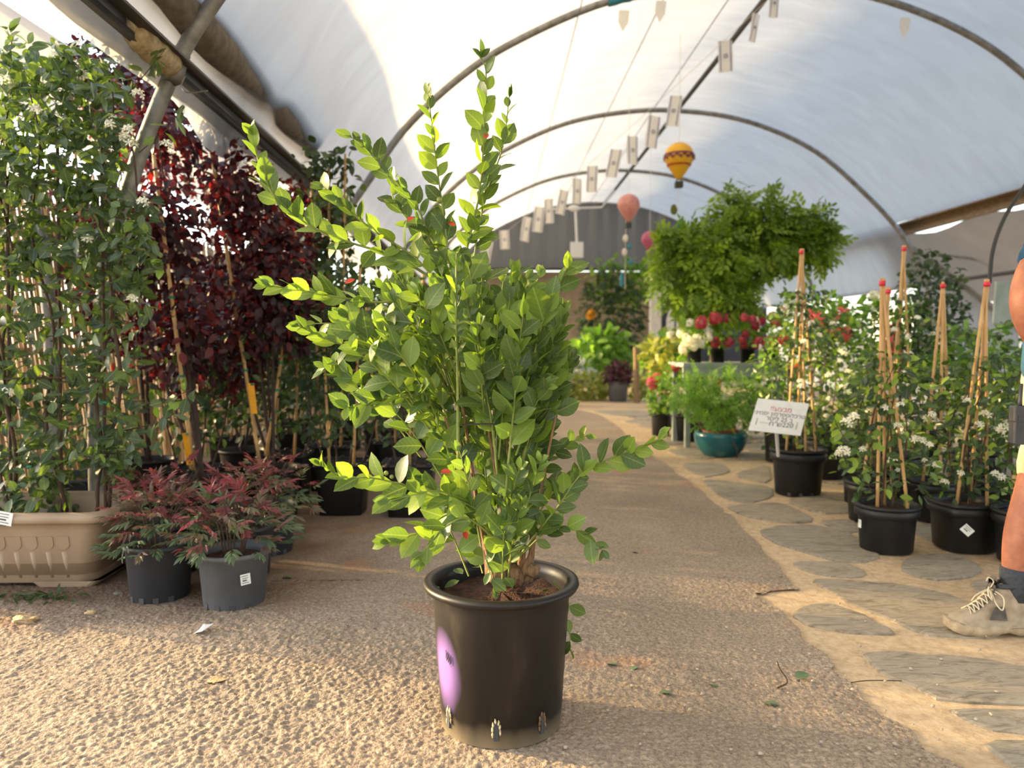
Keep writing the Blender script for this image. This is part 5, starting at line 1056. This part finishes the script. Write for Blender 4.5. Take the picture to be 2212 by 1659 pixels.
# electric box
c = PY(1246, 540, 18.0); s = 18 / F; t = thing('electric_box', 'white electric box hanging on a conduit before the dark curtain', 'box', c); part(t, 'box_body', box(c, (27 * s, .12, 33 * s)), 'white'); part(t, 'conduit', tube([c + (0, 0, .15), PY(1243, 455, 18.0)], .03, 6), 'white'); part(t, 'junction', lump(PY(1240, 450, 18), .12, 2, 7, .1, (1.2, .6, .6)), 'white')
part(t, 'support_pipe', tube([PY(1180, 452, 18.1), PY(1300, 448, 18.1), np.array([2.86, 18.1, 4.66])], .02, 6), 'white')
# black hose at the right, pale board
single('black_hose', tube(spline([PY(2260, 330, 4.1), PY(2215, 400, 4.1), PY(2170, 470, 4.1), PY(2145, 540, 4.1), PY(2137, 612, 4.05)], 24), .011, 8), 'cable', 'black hose arching from the roof down to a cane tripod', 'hose', smooth=True)
c = PY(2185, 655, 5.2); single('pale_board', box(c, (.24, .02, .29), rotm('Y', .04)), 'bench', 'plain pale grey board standing among the plants beside the man', 'board')

# ================================================================== THE MAN at the right edge
def skin_mesh(name, nodes_, edges, root, sub=2):
    """nodes_: name -> (x, y, z, rx, ry); one continuous skinned surface"""
    keys = list(nodes_); me = bpy.data.meshes.new(name); me.from_pydata([nodes_[k][:3] for k in keys], [(keys.index(a), keys.index(b)) for a, b in edges], [])
    o = bpy.data.objects.new(name, me); COL.objects.link(o); md = o.modifiers.new('skin', 'SKIN'); md.use_smooth_shade = True
    for i, k in enumerate(keys):
        sv = me.skin_vertices[0].data[i]; sv.radius = nodes_[k][3:5]; sv.use_root = (k == root)
    s_ = o.modifiers.new('sub', 'SUBSURF'); s_.levels = sub; s_.render_levels = sub
    bpy.context.view_layer.update(); me2 = bpy.data.meshes.new_from_object(o.evaluated_get(bpy.context.evaluated_depsgraph_get()))
    V = np.array([v.co for v in me2.vertices]); Fs = [tuple(p.vertices) for p in me2.polygons]; bpy.data.objects.remove(o); return V, Fs
man = thing('person', 'man in a blue shirt, khaki shorts and hiking shoes standing with a bent arm', 'person', (1.98, 2.78, .004))
N_ = {}
TX = 2.14
def nd(k, x, y, z, r, r2=None): N_[k] = (x, y, z, r, r2 or r)
def ndp(k, px, py, Y, r, r2=None): nd(k, *PY(px, py, Y), r, r2)
nd('pelvis', TX, 2.78, .93, .118); nd('waist', TX, 2.78, 1.08, .11); nd('chest', TX - .005, 2.78, 1.27, .125, .15); nd('upper', TX - .01, 2.78, 1.42, .1, .13)
nd('neck', TX - .025, 2.78, 1.52, .055); nd('neck2', TX - .035, 2.78, 1.57, .055); nd('head0', TX - .055, 2.78, 1.63, .075, .07); nd('head1', TX - .05, 2.78, 1.70, .098, .08); nd('head2', TX - .04, 2.78, 1.77, .08, .07)
nd('hipl', TX - .03, 2.68, .86, .098); nd('hipr', TX, 2.895, .86, .098)
for i, (px, py, r) in enumerate([(2272, 965, .09), (2232, 1072, .066), (2208, 1140, .062), (2200, 1190, .057), (2192, 1252, .043), (2194, 1302, .034)]): ndp(f'leg{i}l', px, py, 2.66, r)
for i, q in enumerate([(2.19, 2.9, .68, .088), (2.23, 2.9, .50, .064), (2.25, 2.9, .38, .062), (2.26, 2.9, .30, .055), (2.275, 2.9, .18, .041), (2.28, 2.9, .10, .042)]): nd(f'leg{i}r', *q)
for s in 'lr':
    f = N_['leg5' + s]; nd('foot' + s, f[0] - .07, f[1], .06, .026, .03); nd('toe' + s, f[0] - .16, f[1], .05, .018, .028)
nd('shl', TX - .08, 2.6, 1.44, .06); ndp('upl', 2252, 545, 2.54, .053); ndp('ual', 2222, 605, 2.51, .052); ndp('ell', 2210, 655, 2.5, .05); ndp('fal', 2224, 705, 2.505, .046); ndp('fbl', 2256, 752, 2.53, .037); ndp('wrl', 2292, 795, 2.555, .029); ndp('pal', 2325, 828, 2.57, .022, .036)
nd('shr', TX + .01, 2.96, 1.44, .06); nd('upr', TX + .08, 3.02, 1.33, .052); nd('elr', TX + .16, 3.05, 1.14, .045); nd('far', TX + .17, 3.04, 1.04, .043); nd('wrr', TX + .15, 3.0, .90, .029); nd('par', TX + .14, 2.99, .83, .022, .036)
E_ = [('pelvis', 'waist'), ('waist', 'chest'), ('chest', 'upper'), ('upper', 'neck'), ('neck', 'neck2'), ('neck2', 'head0'), ('head0', 'head1'), ('head1', 'head2')]
for s in 'lr': E_ += [('pelvis', 'hip' + s), ('hip' + s, 'leg0' + s)] + [(f'leg{i}{s}', f'leg{i + 1}{s}') for i in range(5)] + [(f'leg5{s}', 'foot' + s), ('foot' + s, 'toe' + s)]
E_ += [('upper', 'shl'), ('shl', 'upl'), ('upl', 'ual'), ('ual', 'ell'), ('ell', 'fal'), ('fal', 'fbl'), ('fbl', 'wrl'), ('wrl', 'pal'), ('upper', 'shr'), ('shr', 'upr'), ('upr', 'elr'), ('elr', 'far'), ('far', 'wrr'), ('wrr', 'par')]
for s, c in (('l', np.array(N_['pal'][:3])), ('r', np.array(N_['par'][:3]))):
    for k in range(4):
        y = (k - 1.5) * .019; L = (.03, .034, .031, .024)[k]
        a = c + np.array([.008, y, -.035]); b = a + np.array([.008, y * .1, -L]); d = b + np.array([.004 - .016, 0, -L * .8])
        for i, q in enumerate((a, b, d)): nd(f'fg{k}{i}{s}', *q, .0088 - .0008 * i)
        E_ += [('pa' + s, f'fg{k}0{s}'), (f'fg{k}0{s}', f'fg{k}1{s}'), (f'fg{k}1{s}', f'fg{k}2{s}')]
    q = c + np.array([-.028, -.012 if s == 'l' else .012, .0]); nd('th0' + s, *q, .011); q = q + np.array([-.014, 0, -.03]); nd('th1' + s, *q, .009); E_ += [('wr' + s, 'th0' + s), ('th0' + s, 'th1' + s)]
part(man, 'body', skin_mesh('body', N_, E_, 'pelvis'), 'skin', True)
# head details: he looks to the left
hc = np.array([TX - .05, 2.78, 1.70])
part(man, 'nose', lump(hc + (-.096, 0, -.008), .015, 1, 7, .05, (1, .8, 1.6)), 'skin', True); part(man, 'mouth', lump(hc + (-.088, 0, -.055), .02, 2, 7, .03, (.5, 1.2, .35)), 'lip', True)
for s in (-1, 1):
    e = part(man, 'eye', lump(hc + (-.078, s * .03, .02), .011, 3, 8, 0), 'eye', True); part(e, 'iris', lump(hc + (-.087, s * .03, .02), .0052, 3, 6, 0, (.6, 1, 1)), 'hair', True)
    part(man, 'ear', lump(hc + (.005, s * .082, .0), .026, 4, 8, .1, (.9, .4, 1.3)), 'skin', True); part(man, 'eyebrow', lump(hc + (-.088, s * .032, .043), .016, 5, 6, .1, (.4, 1.2, .3)), 'hair', True)
hv, hf = lump(hc + (.016, 0, .03), .105, 6, 14, .06, (1.02, .84, .92)); hv = np.where((hv[:, :1] < hc[0] - .05) & (hv[:, 2:] < hc[2] + .055), hc + (hv - hc) * .75, hv); part(man, 'hair', (hv, hf), 'hair', True)
# shirt and shorts follow the body
S_ = {k: (*N_[k][:3], N_[k][3] + .016, N_[k][4] + .016) for k in ('waist', 'chest', 'upper', 'shl', 'upl', 'shr', 'upr')}
S_['chest'] = (TX - .005, 2.78, 1.27, .155, .18); S_['neck'] = (TX - .02, 2.78, 1.49, .075, .075); S_['pelvis'] = (TX, 2.78, .97, .178, .178); S_['hem'] = (TX, 2.78, .85, .18, .18); S_['waist'] = (TX, 2.78, 1.08, .17, .17)
S_['slv'] = (*PY(2228, 588, 2.52), .07, .07); S_['srv'] = (TX + .11, 3.035, 1.26, .072, .072)
part(man, 'shirt', skin_mesh('shirt', S_, [('hem', 'pelvis'), ('pelvis', 'waist'), ('waist', 'chest'), ('chest', 'upper'), ('upper', 'neck'), ('upper', 'shl'), ('shl', 'upl'), ('upl', 'slv'), ('upper', 'shr'), ('shr', 'upr'), ('upr', 'srv')], 'chest'), 'shirt', True)
H_ = {'top': (TX, 2.78, 1.0, .148, .165), 'pel': (TX, 2.78, .91, .15, .168)}
for s in 'lr':
    h = N_['hip' + s]; H_['h' + s] = (h[0], h[1], h[2] - .03, .118, .115); a = N_['leg0' + s]; H_['t' + s] = (a[0] - .002, a[1], a[2], .108, .104); b = N_['leg1' + s]; H_['k' + s] = (b[0] + .012, b[1], b[2] - .005, .092, .09)
part(man, 'shorts', skin_mesh('shorts', H_, [('top', 'pel'), ('pel', 'hl'), ('hl', 'tl'), ('tl', 'kl'), ('pel', 'hr'), ('hr', 'tr'), ('tr', 'kr')], 'pel'), 'shorts', True)
def shoe(toe, yaw):
    R3 = rotm('Z', yaw); o0 = np.array([toe[0], toe[1], .004]); T = lambda P: np.asarray(P) @ R3.T + o0
    def sec(x, w_, z0, z1, top, n=14):   # D-shaped section, flat base
        P = [(x, -w_ * (1 + .06), z0)]
        for k in range(n + 1):
            a = math.pi * k / n; c_, s_ = math.cos(a), math.sin(a); yy_ = -math.copysign(abs(c_) ** .7, c_) * (w_ * (1 - top * s_)); P.append((x + (z1 - z0) * .0, yy_, z0 + (z1 - z0) * s_ ** .8))
        P.append((x, w_ * (1 + .06), z0)); return P
    up = [(.012, .018, .03, .052, .1), (.022, .033, .026, .066, .1), (.05, .045, .025, .075, .15), (.085, .049, .024, .086, .25), (.12, .048, .024, .11, .35), (.15, .045, .025, .142, .42), (.175, .043, .026, .168, .35), (.205, .047, .028, .176, .12), (.245, .048, .03, .172, .1), (.28, .044, .032, .165, .1), (.302, .034, .034, .15, .1), (.314, .016, .036, .12, .1)]
    L = [T(sec(x, w_, z0, z1, tp)) for x, w_, z0, z1, tp in up]; s = part(man, 'shoe', loft(L, cap0=True, cap1=True), 'shoe', True)
    so = []
    for x, w_, z0, z1 in [(0, .02, .024, .052), (.008, .036, .014, .05), (.04, .05, .003, .038), (.085, .055, 0, .034), (.13, .054, 0, .032), (.17, .05, .008, .036), (.2, .047, .01, .038), (.24, .047, 0, .042), (.29, .043, .0, .044), (.318, .03, .004, .048), (.326, .014, .01, .05)]:
        so.append(T([(x, -w_, z1), (x, -w_ * 1.02, (z0 + z1) / 2), (x, -w_ * .95, z0), (x, w_ * .95, z0), (x, w_ * 1.02, (z0 + z1) / 2), (x, w_, z1)]))
    part(s, 'sole', loft(so, cap0=True, cap1=True), 'sole', True)
    top = lambda x: float(np.interp(x, [u[0] for u in up], [u[3] for u in up])); wid = lambda x: float(np.interp(x, [u[0] for u in up], [u[1] * (1 - u[4]) for u in up]))
    # dark toe bumper, side patch, tongue, laces
    part(s, 'toe_cap', loft([T(sec(x, w_ * 1.05, .028, z1 * sc_, .1)) for x, w_, z1, sc_ in [(.009, .02, .05, .95), (.02, .034, .056, .95), (.04, .0435, .052, .95), (.06, .047, .046, .95)]]), 'shoe_dark', True)
    part(s, 'side_panel', (T([(.125, -.0495, .06), (.19, -.046, .055), (.18, -.0445, .105), (.145, -.0455, .105), (.125, -.0515, .06), (.19, -.048, .055), (.18, -.0465, .105), (.145, -.0475, .105)]), [(4, 5, 6, 7), (0, 1, 5, 4), (1, 2, 6, 5), (2, 3, 7, 6), (3, 0, 4, 7)]), 'shoe_dark')
    part(s, 'tongue', loft([T([(x - .004, -.024, z - .012), (x, -.012, z + .003), (x, .012, z + .003), (x - .004, .024, z - .012)]) for x, z in [(.08, .084), (.115, .106), (.15, .142), (.165, .178), (.168, .2)]]), 'shoe_dark', True)
    part(s, 'collar', tube(T([(.235 + .063 * math.cos(a), .035 * math.sin(a), .176 + .008 * math.cos(a)) for a in np.linspace(0, 6.283, 22)]), .009, 7), 'sock', True)
    xs_ = np.linspace(.072, .158, 7)
    for k in range(6):
        a, b = xs_[k], xs_[k + 1]
        for s_ in (-1, 1): part(s, 'lace', tube(spline(T([(a, s_ * .03, top(a) - .008), ((a + b) / 2, 0, top((a + b) / 2) + .008), (b, -s_ * .03, top(b) - .008)]), 8), .0024, 5), 'lace', True)
    kn = (.152, -.004, .158)
    for pts in ([kn, (.13, -.03, .17), (.118, -.05, .15), (.135, -.045, .13), kn], [kn, (.17, -.05, .14), (.16, -.065, .1), (.145, -.05, .12), kn], [kn, (.12, -.02, .155), (.085, -.03, .14), (.065, -.04, .125)], [kn, (.16, -.01, .185), (.14, -.012, .2), (.128, -.02, .19)]): part(s, 'lace', tube(spline(T(pts), 20), .0025, 5), 'lace', True)
    return s
tq = PY(2042, 1380, 2.67); shoe((tq[0], 2.67), -.03); shoe((2.03, 2.9), .08)
for x, y, x2 in ((N_['leg5l'][0], 2.66, N_['leg4l'][0]), (2.277, 2.9, 2.27)): part(man, 'sock', tube([(x, y, .12), (x, y, .17), (x2 - .003, y, .21), (x2, y, .235)], [.04, .045, .047, .0485], 16), 'sock', True)
# walkie-talkie clipped at his hip
c = PY(2204, 918, 2.54); wt = thing('walkie_talkie', 'dark grey walkie-talkie clipped at the front of the khaki shorts', 'radio', c)
rb = part(wt, 'radio_body', loft([rrect(c[0] - w_, c[0] + w_, c[1] - .019, c[1] + .019, .008, z, 4) for w_, z in ((.026, c[2] - .065), (.03, c[2] - .06), (.03, c[2] + .01), (.032, c[2] + .015), (.032, c[2] + .06), (.028, c[2] + .065))], cap0=True, cap1=True), 'radio')
part(rb, 'button', box(c + (-.012, -.02, .025), (.016, .004, .018)), 'ink'); part(rb, 'button', box(c + (-.012, -.02, .0), (.016, .004, .018)), 'ink')
part(wt, 'antenna', tube([c + (-.004, 0, .06), c + (-.004, 0, .08), c + (.0, 0, .14)], [.008, .007, .005], 8), 'radio', True); part(wt, 'knob', tube([c + (.018, 0, .06), c + (.018, 0, .08)], .007, 8), 'radio'); part(wt, 'belt_clip', box(c + (.055, .03, .0), (.08, .03, .05), rotm('Z', .4)), 'radio')

# ================================================================== litter on the ground
def litter(label, px, py, L, m, kind='leaf', ang=0.0, cat='leaf', z=.008):
    p = G(px, py); v, f, u = LEAF_B[(px + py) % 3]; R3 = rotm('Z', ang) @ rotm('X', .12) @ rotm('Y', .15)
    return single('fallen_leaf', ((v * L) @ R3.T + p + (0, 0, z), [tuple(q) for q in f]), m, label, cat, smooth=True, group='leaves fallen on the path')
litter('narrow green leaf lying on the asphalt in the pot shadow', 1455, 1503, .045, 'green_litter', ang=1.5)
litter('crumpled green leaf lying flat on the asphalt right of the big pot', 1335, 1442, .04, 'green_litter', ang=.9)
litter('torn green leaf beside another on the asphalt right of the big pot', 1378, 1444, .04, 'green_litter', ang=2.2)
litter('thin green leaf on the sunny strip of asphalt', 1685, 1528, .045, 'green_litter', ang=1.3)
litter('small dull green leaf beside the dried twig', 1548, 1490, .035, 'green_litter', ang=.3)
litter('dry curled leaf on the sunlit gravelly asphalt', 445, 1478, .06, 'dry_leaf', ang=-1.3)
litter('faded leaf on the asphalt beyond the big pot', 1378, 1198, .04, 'green_litter', ang=.4)
litter('pale green leaf lying on the dirt beside the nandinas', 632, 1252, .05, 'green_litter', ang=1.2)
litter('grey-green leaf with the dried twig on the asphalt', 1722, 1476, .06, 'green_litter', ang=-.9, z=.015)
p = G(1700, 1490); single('dried_twig', tube(spline([p + (-.03, 0, .006), p + (.005, .01, .02), p + (-.01, .03, .05), p + (-.02, .03, .075)], 14), np.linspace(.003, .0015, 14), 5), 'vine', 'dark dried twig curling up from the asphalt', 'twig')
p = G(1880, 1478); single('dried_twig', tube(spline([p + (-.06, 0, .006), p + (.0, .008, .008), p + (.1, .006, .007)], 12), .0016, 5), 'vine', 'long thin twig lying across the edge of the paving', 'twig')
p = G(55, 1345); g = np.random.default_rng(2); V, Fs = lump(p + (0, 0, .012), .035, 7, 9, .6, (1.3, .7, .4)); single('dried_husk', (V @ np.eye(3), Fs), 'dry_leaf', 'crumpled tan husk on the dirt below the beige trough', 'husk')
p = G(196, 1327); single('dried_husk', lump(p + (0, 0, .008), .016, 8, 7, .7, (1.4, .8, .5)), 'dry_leaf', 'small pale crumb of dry husk on the dirt', 'husk')
p = G(441, 1372); single('paper_scrap', (np.array([p + q for q in [(-.03, -.012, .012), (.0, -.015, .02), (.028, .02, .035), (.022, .04, .025), (-.012, .028, .03), (-.028, .01, .008), (.0, .005, .034)]]), [(0, 1, 6), (1, 2, 6), (2, 3, 6), (3, 4, 6), (4, 5, 6), (5, 0, 6)]), 'paper', 'crumpled white paper scrap at the edge of the sunlight', 'paper')
p = G(80, 1298); t = thing('wilted_weeds', 'clump of wilted grey-green weeds before the foot of the trough', 'weeds', p + (0, 0, .004)); gg = np.random.default_rng(3); n = 90
P = p + np.stack([gg.normal(size=n) * .09, gg.normal(size=n) * .025, gg.uniform(.006, .035, n)], 1); D = gg.normal(size=(n, 3)) * (1, 1, .25); foliage(t, P, D, np.tile(UP, (n, 1)) + gg.normal(size=(n, 3)) * .4, gg.uniform(.03, .055, n), LEAF_N, 'weed_leaf', 'dark_leaf', 0)
gg = np.random.default_rng(17); PEB = [mesh('pebble', *lump((0, 0, 0), 1, k, 5, .5, (1, .8, .6)), 'pebble', True) for k in range(4)]
for k in range(110):
    x, y = (gg.uniform(0, 2212), gg.uniform(1290, 1650)) if k < 70 else (gg.uniform(1500, 2150), gg.uniform(1380, 1640)); q = G(x, y)
    if np.hypot(*(q - PC)[:2]) < .2: continue
    o = link('pebble', PEB[k % 4]); r = gg.uniform(.003, .0075); o.scale = (r, r, r); o.location = (q[0], q[1], .009 + r * .3); o.rotation_euler = (0, 0, gg.uniform(0, 6)); tag(o, 'small loose pebble lying on the ground before the plants', 'pebble', 'loose pebbles on the ground'); BASE[o.name] = np.array(o.location)
